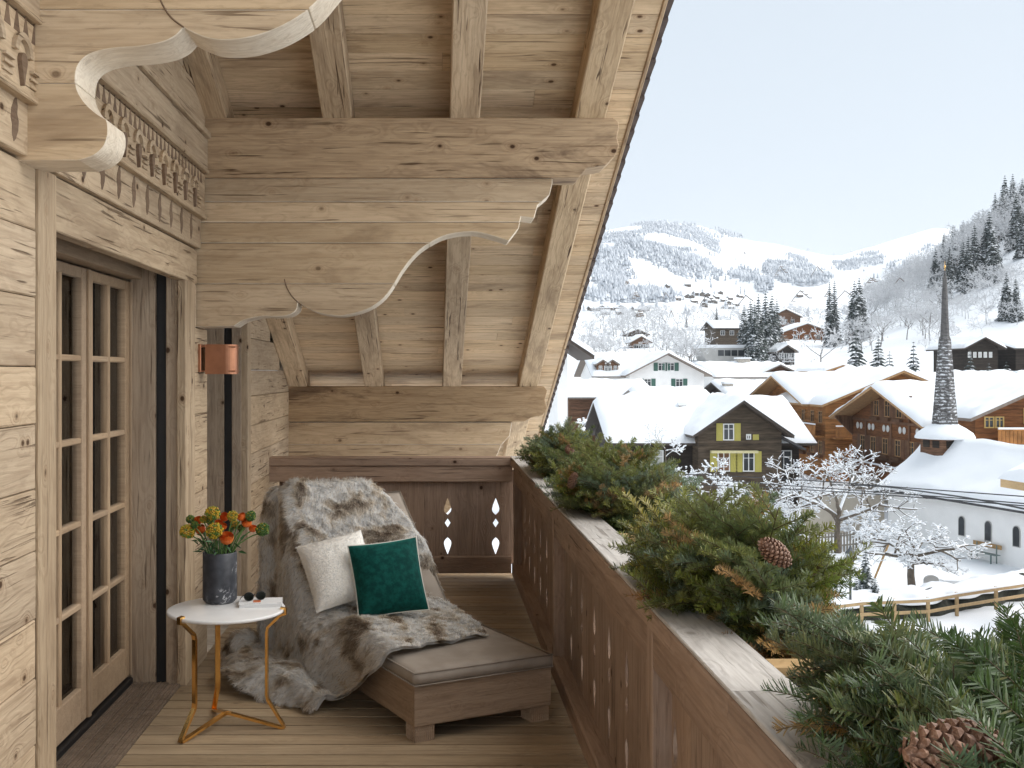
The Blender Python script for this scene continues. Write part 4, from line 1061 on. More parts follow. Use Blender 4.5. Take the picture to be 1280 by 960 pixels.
# ------------------------------------------------------------------ pillows
def pillow_grid(w_, h_, th, n=30, puff=1.):
    out = []
    for side in (1, -1):
        T = np.zeros((n+1, n+1, 3))
        for i in range(n+1):
            for j in range(n+1):
                u = i/n*2-1; v = j/n*2-1
                x = u*(1-.05*(1-v*v))*w_/2; y_ = v*(1-.05*(1-u*u))*h_/2
                z = th/2*((1-abs(u)**2.6)*(1-abs(v)**2.6))**.55
                z += .006*mnoise.noise(Vector((u*2.2, v*2.2, 4.+side)))*(1-u*u)*(1-v*v)
                T[i, j] = (x, y_, side*z)
        out.append(T)
    return out
def pillow(name, C, ex, ey, w_, h_, th, mat, label, fuzzy=None, piping=None):
    M = frame(C, ex, ey); fr, bk = pillow_grid(w_, h_, th)
    n = fr.shape[0]
    V = np.concatenate([fr.reshape(-1, 3), bk.reshape(-1, 3)]); i, j = np.meshgrid(np.arange(n-1), np.arange(n-1), indexing='ij')
    q = np.stack([i*n+j, (i+1)*n+j, (i+1)*n+j+1, i*n+j+1], -1).reshape(-1, 4)
    m = npmesh(name, V, np.vstack([q, q[:, ::-1]+n*n]), True)
    rt = empty(name, C-Vector((0, 0, h_*.45)), label, 'pillow')
    cv = link('cover', m, mat, rt, M)
    if fuzzy is not None:
        A = np.array(M)[:3, :3]; t = np.array(M)[:3, 3]
        for kk, T in enumerate((fr, bk)):
            Tw = T @ A.T+t; Nw = normals(Tw)
            ref = A[:, 2]*(1 if kk == 0 else -1)
            if (Nw[n//2, n//2] @ ref) < 0: Nw = -Nw
            P, Q, du, dv, I, J = sample_grid(Tw, Nw, 5000 if kk == 0 else 2000, np.random.default_rng(5+kk))
            cc = alb(np.minimum(.9, np.tile(np.array(fuzzy), (len(P), 1))*np.random.default_rng(6).uniform(.9, 1.08, (len(P), 1))))
            strands('wool', P, Q, -dv*.5+du*.2, .010, .0011, cc*.95, cc, rt, 21+kk, .7, .8, 'stuff')
    if piping:
        e = [fr[i, 0] for i in range(n)]+[fr[n-1, j] for j in range(1, n)]+[fr[i, n-1] for i in range(n-2, -1, -1)]+[fr[0, j] for j in range(n-2, -1, -1)]
        link('piping', mesh('piping', *tube_data([Vector(p) for p in e], .0036, 6), True), piping, rt, M)
    return rt
MT['wool'] = plain('cream_wool', (.92, .88, .80), .95, .04, 40, 0, .4)
g = NG('green_velvet'); tc = g.n('TexCoord').outputs['Object']
lw = g.n('LayerWeight', {'Blend': .35}).outputs['Facing']; nz = g.noise(tc, 26., 5, .7); 
g.base(g.mix(g.maprange(nz, .35, .7), (.0025, .040, .034), (.006, .085, .070))); g.set(Roughness=.75, Sheen_Weight=.8, Sheen_Roughness=.35); g.b.inputs['Sheen Tint'].default_value = (.12, .55, .47, 1)
g.b.inputs['Specular IOR Level'].default_value = .1; g.bump(g.noise(tc, 45., 4, .7), .35, .004); MT['velvet'] = g.m
MT['cream_cord'] = plain('cream_cord', (.74, .70, .62), .8)
def pil(corner_c, d, w_, h_, roll, yaw, lean, **kw):
    C = px(*corner_c, d)
    R = Matrix.Rotation(math.radians(yaw), 4, 'Z') @ Matrix.Rotation(math.radians(-lean), 4, 'X') @ Matrix.Rotation(math.radians(roll), 4, 'Y')
    ex = R @ Vector((1, 0, 0)); ey = R @ Vector((0, 0, 1))
    return C, ex, ey, w_, h_
C, ex, ey, w_, h_ = pil((424, 713), 5.78, .37, .40, -15, 8, 36)
pillow('wool_pillow', C, ex, ey, w_, h_, .20, MT['wool'], 'cream woolly pillow leaning on the fur throw', (.93, .885, .80))
C, ex, ey, w_, h_ = pil((485, 722), 5.66, .375, .40, -6, 10, 26)
pillow('velvet_pillow', C, ex, ey, w_, h_, .17, MT['velvet'], 'dark green velvet pillow with cream piping on the fur throw', None, MT['cream_cord'])
# ------------------------------------------------------------------ village houses
def housewood(name, c, pitch=.22, var=.35):
    g = NG(name); tc = g.n('TexCoord').outputs['Object']; sp = g.n('SeparateXYZ', {0: tc})
    z = g.math('FRACT', g.math('DIVIDE', sp.outputs[2], pitch)); ln = g.maprange(z, .0, .09)
    row = g.math('FLOOR', g.math('DIVIDE', sp.outputs[2], pitch))
    rv = g.n('TexWhiteNoise', {'W': row}, noise_dimensions='1D').outputs[0]
    n = g.noise(g.vmath('MULTIPLY', tc, (1.2, 1.2, 9.)), 1., 4, .6)
    v = g.math('ADD', g.maprange(rv, 0., 1., 1-var*.5, 1+var*.5), g.maprange(n, .3, .7, -.3, .3))
    hs = g.n('HueSaturation', {'Value': v, 'Color': (*c, 1)}).outputs[0]
    g.base(g.mix(ln, tuple(x*.25 for x in c), hs)); g.set(Roughness=.75); g.b.inputs['Specular IOR Level'].default_value = .2
    return g.m
MT['hw_dark'] = housewood('dark_chalet_wood', (.088, .066, .046)); MT['hw_black'] = housewood('black_chalet_wood', (.036, .028, .022))
MT['hw_brown'] = housewood('brown_chalet_wood', (.185, .075, .028)); MT['hw_mid'] = housewood('mid_brown_wood', (.16, .085, .05)); MT['hw_orange'] = housewood('honey_chalet_wood', (.30, .135, .045))
MT['plaster'] = plain('white_plaster', (.87, .86, .84), .9, .04, .8); MT['beige'] = plain('beige_plaster', (.47, .42, .35), .9, .1, 1.); MT['grey_wall'] = plain('grey_render', (.45, .44, .42), .9, .1, .6)
MT['fascia'] = plain('honey_fascia', (.40, .23, .10), .7, .2, 5); MT['fascia_dark'] = plain('dark_fascia', (.06, .045, .035), .7, .2, 5); MT['fascia_grey'] = plain('grey_fascia', (.20, .16, .13), .7, .2, 5)
MT['yellow'] = plain('yellow_shutter', (.44, .39, .09), .6, .06, 9); MT['green'] = plain('green_shutter', (.05, .13, .10), .6, .1, 9); MT['wframe'] = plain('white_frame', (.78, .78, .76), .5)
MT['wpane'] = plain('window_glass', (.035, .04, .045), .08); MT['curt'] = plain('net_curtain', (.45, .45, .44), .8); MT['slate'] = plain('slate_roof', (.07, .068, .07), .7, .3, 3.); MT['stone'] = plain('chimney_stone', (.42, .38, .33), .9, .2, 4.)
def rotz(a): return Matrix.Rotation(a, 4, 'Z')
def volume(root, Mv, x0, x1, re, zb, ze, zr, ov=.9, oy=1.0, wall='hw_dark', fascia='fascia', snow=.38, th=.22, base=None):
    """gabled body in a frame Mv: ridge along local x, roof from x0 to x1, eaves at y=+-re (roof edge height ze), ridge zr, foot zb"""
    sl = (zr-ze)/re; wy = re-oy; wz = ze+sl*oy-.02; gx0, gx1 = x0+ov, x1-ov
    v = []; 
    for x in (gx0, gx1): v += [(x, -wy, zb), (x, wy, zb), (x, wy, wz), (x, 0, zr-.02), (x, -wy, wz)]
    f = [(0, 4, 3, 2, 1), (5, 6, 7, 8, 9), (0, 1, 6, 5), (1, 2, 7, 6), (2, 3, 8, 7), (3, 4, 9, 8), (4, 0, 5, 9)]
    wl = link('wall', mesh('wall', v, [tuple(reversed(q)) for q in f][:]), MT[wall], root, Mv, True)
    if base: 
        bm_ = MB().box((gx0-.04, -wy-.04, zb), (gx1+.04, wy+.04, zb+base[1])); bm_.build('plinth', MT[base[0]], root, Mv, local=True)
    mb = MB()
    for s in (-1, 1):
        pts = [(0, zr), (s*re, ze), (s*re, ze+th), (0, zr+th)]
        v = [(x, a, b) for x in (x0, x1) for a, b in pts]
        f = [(0, 1, 2, 3), (7, 6, 5, 4), (0, 4, 5, 1), (1, 5, 6, 2), (2, 6, 7, 3), (3, 7, 4, 0)]
        mb.add((v, f if s > 0 else [tuple(reversed(q)) for q in f]))
    rf = mb.build('roof', MT[fascia], root, Mv, local=True)
    for x in (x0-.03, x1+.03):
        for s in (-1, 1):
            plank('verge_board', (x, 0, zr+.02), (x, s*re*1.005, ze+.02), .30, .05, (0, -s*sl, 1), MT[fascia], root, .01, local=True)
    # purlin ends under the eaves
    for yy in (-wy*.98, -wy*.5, 0, wy*.5, wy*.98):
        zz = zr-sl*abs(yy)-.14
        plank('purlin', (x0+.12, yy, zz), (x0+ov+.1, yy, zz), .2, .24, (0, 1, 0), MT[fascia], root, .01, local=True)
    if snow:
        n1 = max(8, int((x1-x0)*1.2)); L = math.hypot(re, zr-ze)
        def fn(u, w):
            x = x0-.06+(x1-x0+.12)*u; t = w*2-1; y_ = t*(re+.08); z = zr+th-abs(t)*(zr-ze)*1.01
            return (x, y_, z+.005), (0, 0, 1), min((x-x0+.06), (x1+.06-x), (1-abs(t))*L)
        link('roof_snow', mesh('roof_snow', *snow_slab(n1*2, 26, fn, .16, snow, .22, random.random()*50), True), MT['snow'], rf, Matrix(), True)
    return dict(gx0=gx0, gx1=gx1, wy=wy, zb=zb)
def facef(Mv, vol, face):
    """frame on a wall face: local x right, y up, z outward"""
    if face == 'F': return Mv @ Matrix.Translation((0, -vol['wy'], 0)) @ Matrix(((1, 0, 0, 0), (0, 0, -1, 0), (0, 1, 0, 0), (0, 0, 0, 1)))
    if face == 'L': return Mv @ Matrix.Translation((vol['gx0'], 0, 0)) @ Matrix(((0, 0, -1, 0), (-1, 0, 0, 0), (0, 1, 0, 0), (0, 0, 0, 1)))
    if face == 'B': return Mv @ Matrix.Translation((0, vol['wy'], 0)) @ Matrix(((-1, 0, 0, 0), (0, 0, 1, 0), (0, 1, 0, 0), (0, 0, 0, 1)))
    if face == 'R': return Mv @ Matrix.Translation((vol['gx1'], 0, 0)) @ Matrix(((0, 0, 1, 0), (1, 0, 0, 0), (0, 1, 0, 0), (0, 0, 0, 1)))
def window(root, Mf, u, z, w_, h_, shut=None, frame_m='wframe', pane='wpane', sill=False, box=False):
    T = Mf @ Matrix.Translation((u, z, 0)); fr = MB(); t = .07
    fr.box((-w_/2, -h_/2, .0), (-w_/2+t, h_/2, .07)); fr.box((w_/2-t, -h_/2, 0), (w_/2, h_/2, .07)); fr.box((-w_/2+t, h_/2-t, 0), (w_/2-t, h_/2, .069)); fr.box((-w_/2+t, -h_/2, 0), (w_/2-t, -h_/2+t, .069))
    fr.box((-.03, -h_/2+t, .02), (.03, h_/2-t, .062)); fr.box((-w_/2+t, h_/6, .02), (-.031, h_/6+.04, .058)); fr.box((.031, h_/6, .02), (w_/2-t, h_/6+.04, .058))
    wo = fr.build('window', MT[frame_m], root, T, local=True)
    MB().box((-w_/2+t, -h_/2+t, .012), (w_/2-t, h_/2-t, .02)).build('pane', MT[pane], wo, Matrix(), local=True)
    if shut:
        for s in (-1, 1):
            c = s*(w_/2+w_*.32); sb = MB(); sb.box((c-w_*.29, -h_/2-.03, .01), (c+w_*.29, h_/2+.03, .05))
            n = 6
            for k in range(n): sb.box((c-w_*.23, -h_/2+.06+k*(h_-.1)/n, .05), (c+w_*.23, -h_/2+.06+(k+.55)*(h_-.1)/n, .065))
            sb.build('shutter', MT[shut], root, T, local=True)
    if box:
        MB().box((-w_*.7, -h_/2-.28, .05), (w_*.7, -h_/2-.04, .32)).build('flower_box', MT['hw_mid'], root, T, local=True)
    return wo
def balcony(root, Mf, u0, u1, z, mat='hw_brown', dep=1.1, h=.95, snow=True):
    MB().box((u0, z-.15, .01), (u1, z, dep)).build('balcony_floor', MT[mat], root, Mf, local=True)
    n = max(4, int((u1-u0)/.24)); pb_ = MB()
    for k in range(n):
        a = u0+(u1-u0)*k/n; pb_.box((a+.01, z+.04, dep-.06), (a+(u1-u0)/n-.02, z+h-.08, dep-.025))
    o = pb_.build('balcony_boards', MT[mat], root, Mf, local=True); o['kind'] = 'stuff'
    MB().box((u0, z+h-.09, dep-.1), (u1, z+h, dep+.02)).build('balcony_rail', MT[mat], root, Mf, local=True)
    if snow: MB().box((u0+.02, z+h+.002, dep-.09), (u1-.02, z+h+.12, dep+.01)).build('rail_snow', MT['snow'], root, Mf, local=True)
def chimney(root, M, s=.7, h=1.2):
    MB().box((-s/2, -s/2, -.6), (s/2, s/2, h)).build('chimney', MT['stone'], root, M, local=True)
    MB().box((-s*.6, -s*.6, h+.003), (s*.6, s*.6, h+.25)).build('chimney_snow', MT['snow'], root, M, local=True)
def XZ(x, y, d): p = px(x, y, d); return p.x, p.z
def house_x(name_lab, xl, xr, yr, ye, dr, de, wall, fascia, cat='house', group=None, ov=1.0, oy=1., **kw):
    """ridge parallel to the picture: verge px xl..xr, ridge y px at distance dr, front eave y px at distance de"""
    X0 = (xl-CX)*dr/F; X1 = (xr-CX)*dr/F; zr_ = EYE-(yr-CY)*dr/F; ze_ = EYE-(ye-CY)*de/F; xc = (X0+X1)/2
    zb = min(gz(X0, dr), gz(X1, dr), gz(xc, de))-1.0
    root = empty('chalet', (xc, dr, zb), name_lab, cat, group)
    Mv = Matrix.Translation((-0., 0, -zb))
    v = volume(root, Mv, X0-xc, X1-xc, dr-de, zb, ze_, zr_, ov, oy, wall, fascia, **kw)
    return root, Mv, v, xc
def house_y(name_lab, xa, ya, half_px, ye, df, length, wall, fascia, cat='house', group=None, root=None, rc=None, ov=1., oy=.8, zb=None, **kw):
    """gable towards the camera: apex px (xa,ya) at distance df"""
    Xa, za = XZ(xa, ya, df); re = half_px*df/F; ze_ = EYE-(ye-CY)*df/F
    if zb is None: zb = min(gz(Xa, df), gz(Xa, df+length))-1.0
    if root is None: root = empty('chalet', (Xa, df+length/2, zb), name_lab, cat, group); rc = Vector((Xa, df+length/2, zb))
    Mv = Matrix.Translation(Vector((Xa, df, 0))-rc) @ rotz(math.pi/2)     # local x -> +Y
    v = volume(root, Mv, 0, length, re, zb, ze_, za, ov, oy, wall, fascia, **kw)
    return root, Mv, v
# dark chalet with yellow shutters
r1, M1, v1, xc = house_x('dark brown chalet with yellow shutters and a wide snowy roof', 742, 984, 505, 557, 86, 79.5, 'hw_black', 'fascia_dark', oy=.8)
fF = facef(M1, v1, 'F')
for u, c in ((-6.4, 'curt'), (-4.0, 'curt'), (5.6, 'wpane')): window(r1, fF, u, -4.9, 1.2, 1.5, None, 'wframe', c)
_, Mv, vv = house_y('', 930, 504, 63, 548, 77.5, 9, 'hw_dark', 'fascia_dark', root=r1, rc=Vector((xc, 86, WORLD[r1.name].translation.z)), oy=.6)
fG = facef(Mv, vv, 'L')
window(r1, fG, -.85, EYE-(540-CY)*78.5/F, .80, 1.22, 'yellow'); 
window(r1, fG, .62, EYE-(546-CY)*78.5/F, .35, .40)
MB().box((.93, EYE-(550-CY)*78.5/F, .01), (1.37, EYE-(543-CY)*78.5/F, .05)).build('shutter', MT['yellow'], r1, fG, local=True)
window(r1, fG, -1.2, EYE-(577-CY)*78.5/F, .9, 1.45, 'yellow', pane='hw_mid'); window(r1, fG, .62, EYE-(577-CY)*78.5/F, .85, 1.45, 'yellow')
aw = MB().box((-2.2, EYE-(566-CY)*78.5/F, .02), (1.2, EYE-(563-CY)*78.5/F, .5)); MT['awning'] = plain('cream_awning', (.62, .56, .32), .8, .1, 6); aw.build('awning', MT['awning'], r1, fG, local=True)
lt = Mv @ Matrix.Translation((1.2, -3.3, 0)); MB().add(([(0, -1.6, -3.9), (2, -1.6, -3.9), (2, .6, -2.75), (0, .6, -2.75), (0, -1.6, -4.05), (2, -1.6, -4.05), (2, .6, -2.95), (0, .6, -2.95)], [(0, 1, 2, 3), (7, 6, 5, 4), (0, 4, 5, 1), (1, 5, 6, 2), (2, 6, 7, 3), (3, 7, 4, 0)])).build('lean_to_roof', MT['slate'], r1, lt, local=True)
chimney(r1, M1 @ Matrix.Translation((-1.0, -1.4, EYE-(503-CY)*86/F-1.1)), .55, .9)
MB().box((3.6, -2.2, -2.2), (4.7, -1.2, -1.55)).build('skylight', MT['slate'], r1, M1, local=True)
# brown chalet with carved gable wall, behind the chapel
X0 = 549*80/F; zr_ = EYE-(486-CY)*80/F; ze_ = EYE-(537-CY)*71.8/F; zb = -9.2
r2 = empty('chalet', (X0+14, 80, zb), 'large red brown chalet with flower boxes and white plates on its boarded gable', 'house'); M2 = Matrix.Translation((-(X0+14), 0, -zb)); 
v2 = volume(r2, M2, X0, X0+28, 8.4, zb, ze_, zr_, 1.5, 1.0, 'hw_brown', 'fascia', base=('beige', 3.2))
M2 = M2; f2 = facef(M2, v2, 'L')
MT['plate'] = plain('white_plate', (.72, .72, .70), .5)
for zc, us in ((-1.05, (-2.6, -.6, 1.4)), (-3.9, (-5.2, -3.2, -1.0, 1.2, 3.4, 5.4))):
    for u in us: window(r2, f2, u, zc, .95, 1.25, 'hw_mid', 'fascia', box=True)
for u in (-6.2, -5.5, -3.9, -3.2, -1.2, -.5, 1.6, 2.3, 4.4, 5.1): 
    link('plate', mesh('plate', *lathe_data([(.0, 0), (.24, 0), (.27, .03), (.2, .04), (0, .04)], 14), True), MT['plate'], r2, f2 @ Matrix.Translation((u, -2.55, .03)), True)
for zc in (-.1, -2.05, -4.9): MB().box((-7.2 if zc < -1 else -3.5, zc-.09, .005), (7.2 if zc < -1 else 3.5, zc+.09, .10)).build('carved_beam', MT['hw_mid'], r2, f2, local=True)
for u in (-4.6, 0, 3.1, 6.4): MB().box((u-.12, -6, .008), (u+.12, -.2 if abs(u) < 4 else -2.1, .085)).build('wall_post', MT['hw_mid'], r2, f2, local=True)
balcony(r2, f2, -6.8, 6.8, -6.2)
for u in (-7.4, 7.4): MB().add(([(u-.1, -1.9, 0), (u+.1, -1.9, 0), (u+.1, -3.4, 0), (u-.1, -3.4, 0), (u-.1, -1.7, 1.4), (u+.1, -1.7, 1.4), (u+.1, -2.0, 1.4), (u-.1, -2.0, 1.4)], [(0, 1, 2, 3), (7, 6, 5, 4), (0, 4, 5, 1), (1, 5, 6, 2), (2, 6, 7, 3), (3, 7, 4, 0)])).build('eave_brace', MT['hw_mid'], r2, f2, local=True)
# honey chalet further back with two gables
X0 = 424*105/F; zr_ = EYE-(472-CY)*105/F; ze_ = EYE-(508-CY)*96/F; zb = -9
r3 = empty('chalet', (X0+15, 105, zb), 'honey coloured chalet with two broad timber gables behind the dark chalet', 'house'); M3 = Matrix.Translation((-(X0+15), 0, -zb))
v3 = volume(r3, M3, X0, X0+24, 8.8, zb, ze_, zr_, 1.6, 1.1, 'hw_orange', 'fascia'); f3 = facef(M3, v3, 'L')
for u in (-4, -1, 2, 5): window(r3, f3, u, -2.6, 1.1, 1.2, None, 'fascia')
balcony(r3, f3, -6.5, 6.5, -5.2, 'hw_orange')
_, Mv, vv = house_y('', 1130, 466, 102, 509, 93, 14, 'hw_orange', 'fascia', root=r3, rc=Vector((X0+15, 105, zb)), zb=zb, ov=1.4)
fG = facef(Mv, vv, 'L'); window(r3, fG, -4.6, -1.9, 1.8, .8, None, 'fascia'); window(r3, fG, -1.2, -1.4, 1.6, .9, None, 'fascia'); balcony(r3, fG, -5.8, 5.8, -4.0, 'hw_orange')
fB = facef(Mv, vv, 'B')
for u in (-2.6, -4.6, -7.0): window(r3, fB, u, -2.3, .9, 1.1, None, 'fascia'); window(r3, fB, u, -5.0, .9, 1.2, 'hw_mid', 'fascia', box=True)
balcony(r3, fB, -9.5, -1.6, -3.9, 'hw_orange', .9)
# right hand chalet beside the spire
r4, Mv, vv = house_y('brown chalet with balcony and yellow window right of the chapel spire', 1332, 474, 118, 527, 66, 5, 'hw_brown', 'fascia_grey', ov=1.1, oy=.8)
fG = facef(Mv, vv, 'L'); MT['yellowframe'] = plain('yellow_frame', (.55, .38, .13), .6)
window(r4, fG, -4.15, EYE-(528-CY)*67/F, .62, .72, None, 'yellowframe'); window(r4, fG, -3.5, EYE-(528-CY)*67/F, .55, .72, None, 'yellowframe'); window(r4, fG, -1.6, EYE-(520-CY)*67/F, .8, 1.0, None, 'yellowframe')
balcony(r4, fG, -4.2, 4.3, EYE-(556-CY)*66/F, 'hw_orange', 1.2)
# white house with green shutters
r5, M5, v5, xc5 = house_x('white plaster house with green shutters and twin dormers', 728, 842, 445, 472, 168, 158, 'plaster', 'fascia_grey', snow=.45)
rc5 = Vector((xc5, 168, WORLD[r5.name].translation.z))
_, Mv, vv = house_y('', 836, 443, 54, 471, 154, 14, 'plaster', 'fascia_grey', root=r5, rc=rc5, zb=rc5.z, ov=1.3)
fG = facef(Mv, vv, 'L')
for u, yy in ((.35, 458.5), (2.0-.2, 478.5), (-1.6-1.2, 478.5)): window(r5, fG, u if yy > 460 else .55, EYE-(yy-CY)*155/F, 1.05, 1.15, 'green')
window(r5, fG, -.75, EYE-(458.5-CY)*155/F, 1.05, 1.15, 'green')
for xx in (754, 766):
    house_y('', xx, 451, 9, 457, 159, 6, 'hw_mid', 'fascia_grey', root=r5, rc=rc5, zb=EYE-(470-CY)*159/F, ov=.3, oy=.2, snow=.3)
    X_, z_ = XZ(xx, 461, 159.25)
    for du in (-.4, .4): window(r5, Matrix.Translation(Vector((X_+du, 159.28, z_))-rc5) @ Matrix(((1, 0, 0, 0), (0, 0, -1, 0), (0, 1, 0, 0), (0, 0, 0, 1))), 0, 0, .5, .9, None, 'wframe')
# further roofs
house_x('low house with plain snowy roof in front of the white house', 690, 806, 480, 499, 128, 119, 'hw_mid', 'fascia_grey')
rg, Mg, vg, xg = house_x('snow roofed building with a small triangular gable dormer', 786, 880, 490, 506, 112, 105, 'hw_dark', 'fascia_grey')
_, Mv, vv = house_y('', 802, 497, 13, 503, 104, 5, 'hw_dark', 'fascia_grey', root=rg, rc=Vector((xg, 112, WORLD[rg.name].translation.z)), zb=-4, ov=.4, oy=.2, snow=.25)
rh, Mh, vh, xh = house_x('small chalet with dark gable end and stone chimney among the roofs', 889, 968, 480, 502, 122, 114, 'hw_black', 'fascia_dark')
chimney(rh, Mh @ Matrix.Translation((-2.6, -3.2, EYE-(490-CY)*118/F)), 1.0, .9)
rk, Mk, vk, xk = house_x('long white walled house with dark gable below the grey building', 868, 976, 456, 473, 185, 172, 'plaster', 'fascia_grey')
_, Mv, vv = house_y('', 976, 457, 32, 472, 174, 10, 'hw_mid', 'fascia_grey', root=rk, rc=Vector((xk, 185, WORLD[rk.name].translation.z)), ov=1.0)
chimney(rk, Mk @ Matrix.Translation((.8, -.3, EYE-(458-CY)*185/F)), 2.0, 1.3)
house_y('small timber gabled house half hidden by the honey chalet roof', 1054, 458, 24, 466, 150, 12, 'hw_orange', 'fascia')
ra, Ma, va, xa = house_x('flat pitched snowy house with stone chimneys behind the spire', 1175, 1300, 470, 482, 118, 110, 'hw_brown', 'fascia')
for u in (-3.6, -2.4, 2.2): chimney(ra, Ma @ Matrix.Translation((u, -2, EYE-(477-CY)*116/F)), .9, .9)
_, Mv, vv = house_y('', 1266, 473, 20, 482, 108, 6, 'hw_brown', 'fascia', root=ra, rc=Vector((xa, 118, WORLD[ra.name].translation.z)), ov=.6)
rd, Md, vd = house_y('dark chalet with a row of white windows below the wooded slope', 1232, 423, 26, 437, 152, 12, 'hw_black', 'fascia_dark', ov=.8)
fG = facef(Md, vd, 'L')
for k in range(5): window(rd, fG, -1.9+.75*k, EYE-(443.5-CY)*153/F, .45, .8, None, 'wframe', 'curt')
_, Mv, vv, xq = house_x('dark side wing chalet with a cream ground floor on the wooded slope', 1240, 1330, 428, 437, 158, 152, 'hw_black', 'fascia_dark', base=('beige', 6.4), ov=.5, oy=.5)
for lab, xa, ya, hp, ye, df, ln, wl in (
    ('brown gabled chalet highest on the slope beside the snowy spruces', 983, 387, 21, 397, 400, 14, 'hw_mid'),
    ('reddish chalet with balconies under the highest gabled chalet', 1010, 405, 34, 417, 330, 14, 'hw_brown'),
    ('small dark gabled house with snowy roof above the long white house', 985, 432, 14, 441, 235, 8, 'hw_black'),
    ('small red brown chalet beside the bare tree on the slope', 1040, 414, 12, 419, 360, 8, 'hw_brown'),
    ('tiny brown chalet with white ground floor on the upper slope', 1096, 408, 13, 414, 330, 9, 'hw_brown'),
    ('brown chalet with white ground floor above the white house', 802, 421, 14, 429, 290, 9, 'hw_mid'),
    ('dark brown chalet with broad gable behind the one with white ground floor', 797, 412, 16, 419, 340, 10, 'hw_dark'),
    ('pale brown small chalet partly hidden in frosty trees', 785, 409, 9, 413, 420, 9, 'hw_mid')):
    r_, Mv, vv = house_y(lab, xa, ya, hp, ye, df, ln, wl, 'fascia_grey', ov=1., oy=.7, snow=.6)
    fG = facef(Mv, vv, 'L'); wz_ = EYE-(ye+4-CY)*df/F
    for k in (-1, 0, 1): window(r_, fG, k*hp*df/F*.42, wz_, 1.3, 1.3, None, 'wframe')
    balcony(r_, fG, -hp*df/F*.55, hp*df/F*.55, wz_-2.2, wl, 1.2, .9)
rb, Mb, vb, xb = house_x('dark chalet with long snowy roof among frosty trees', 883, 932, 403, 411, 300, 293, 'hw_dark', 'fascia_dark', oy=1.2)
fb = facef(Mb, vb, 'F')
for u in (-2.5, 0, 2.5): window(rb, fb, u, EYE-(416-CY)*294/F, 1.2, 1.3)
# grey modern building
Xg, zg = XZ(915, 435, 240); zbb = gz(Xg, 240)-2
gb = empty('modern_building', (Xg, 240, zbb), 'grey flat roofed modern building with a dark window band', 'building')
hb_ = zg-zbb; MB().add(prism_data([(-7.2, hb_), (-5.0, 0), (7, 0), (7, hb_)], 8), Matrix(((1, 0, 0, 0), (0, 0, 1, -1), (0, 1, 0, 0), (0, 0, 0, 1)))).build('wall', MT['grey_wall'], gb, Matrix(), local=True)
for k in range(6): MB().box((-3.4+k*1.5, -1.06, hb_-1.8), (-2.1+k*1.5, -.99, hb_-.5)).build('window', MT['wpane'], gb, Matrix(), local=True)
MB().box((-7.3, -1.1, hb_+.003), (7.2, 7.2, hb_+.7)).build('roof_snow', MT['snow'], gb, Matrix(), local=True)
# roof corner beside the verge, and the light timber roof corner at the right
re_, Mv, vv = house_y('white walled house with dark eaves just beyond the balcony roof', 706, 424, 37, 449, 70, 8, 'plaster', 'fascia_dark', ov=1.2, oy=1.6)
X_, z_ = XZ(1300, 592, 40)
ph_ = empty('pavilion', (X_+3.1, 41, -8.4), 'pale timber pavilion with snowy roof at the chapel corner', 'pavilion')
volume(ph_, Matrix.Translation((0, 0, 8.4)) @ rotz(math.pi/2+.1), -1., 3., 2.3, -8.4, EYE-(622-CY)*40/F, EYE-(590-CY)*40/F, .5, 1.6, 'hw_orange', 'larch', snow=.3, th=.35)
# ------------------------------------------------------------------ chapel
A0 = Vector((27.55, 64.9, 0)); AX = Vector((.24, -.97, 0)).normalized(); AY = Vector((-AX.y, AX.x, 0))   # long axis towards the camera; AY to the right
CHM = Matrix(((AX.x, AY.x, 0, A0.x), (AX.y, AY.y, 0, A0.y), (0, 0, 1, 0), (0, 0, 0, 1)))
GZ0, ZE, ZR = -8.6, -5.30, -2.55
cp = empty('chapel', A0+AX*8+AY*3+Vector((0, 0, GZ0)), 'white chapel with a bell cast snowy roof and slender shingled spire', 'chapel')
prism('wall', [(.1, 0), (18, 0), (18, 6), (.1, 6)], ZE-GZ0+.12, CHM @ Matrix.Translation((0, 0, GZ0)), MT['plaster'], cp)
def chap(u, w, lift=0.):
    x = -.55+19.2*u; t = w*2-1; sw = max(0, 1-(x+.55)/1.4)
    return Vector((x, 3+t*3.55, ZR-(ZR-ZE)*abs(t)**.78+lift-.25*sw*abs(t)))
fnc = lambda u, w: (chap(u, w), (0, 0, 1), min(19.2*u, 19.2*(1-u), (1-abs(w*2-1))*4.5)+.02)
prism('gable_wall', [(3+3.0*t, ZR-(ZR-ZE)*abs(t)**.78-.2) for t in np.linspace(-1, 1, 21)], .2, CHM @ Matrix(((0, 0, 1, .15), (1, 0, 0, 0), (0, 1, 0, 0), (0, 0, 0, 1))), MT['plaster'], cp)
link('roof', mesh('roof', *snow_slab(46, 24, lambda u, w: (chap(u, w, -.12), (0, 0, 1), 1), .1, .08, 0), False), MT['slate'], cp, CHM)
link('roof_snow', mesh('roof_snow', *snow_slab(70, 34, fnc, .28, .36, .12, 9.), True), MT['snow'], cp, CHM)
MT['shingle'] = None
SP = px(1181, 560, 64.3); SPM = Matrix.Translation((SP.x, SP.y, 0))
kk_ = 64.3/F
def wpx(y_): return EYE-(y_-CY)*kk_
g = NG('spire_shingle'); tc = g.n('TexCoord').outputs['Object']; sp = g.n('SeparateXYZ', {0: tc})
zf = g.math('FRACT', g.math('MULTIPLY', sp.outputs[2], 5.)); nn_ = g.noise(g.vmath('MULTIPLY', tc, (4., 4., 9.)), 1., 4, .7)
sm_ = g.math('MULTIPLY', g.math('MULTIPLY', g.maprange(nn_, .46, .62), g.maprange(zf, .2, .8)), g.maprange(sp.outputs[2], wpx(415), wpx(440)))
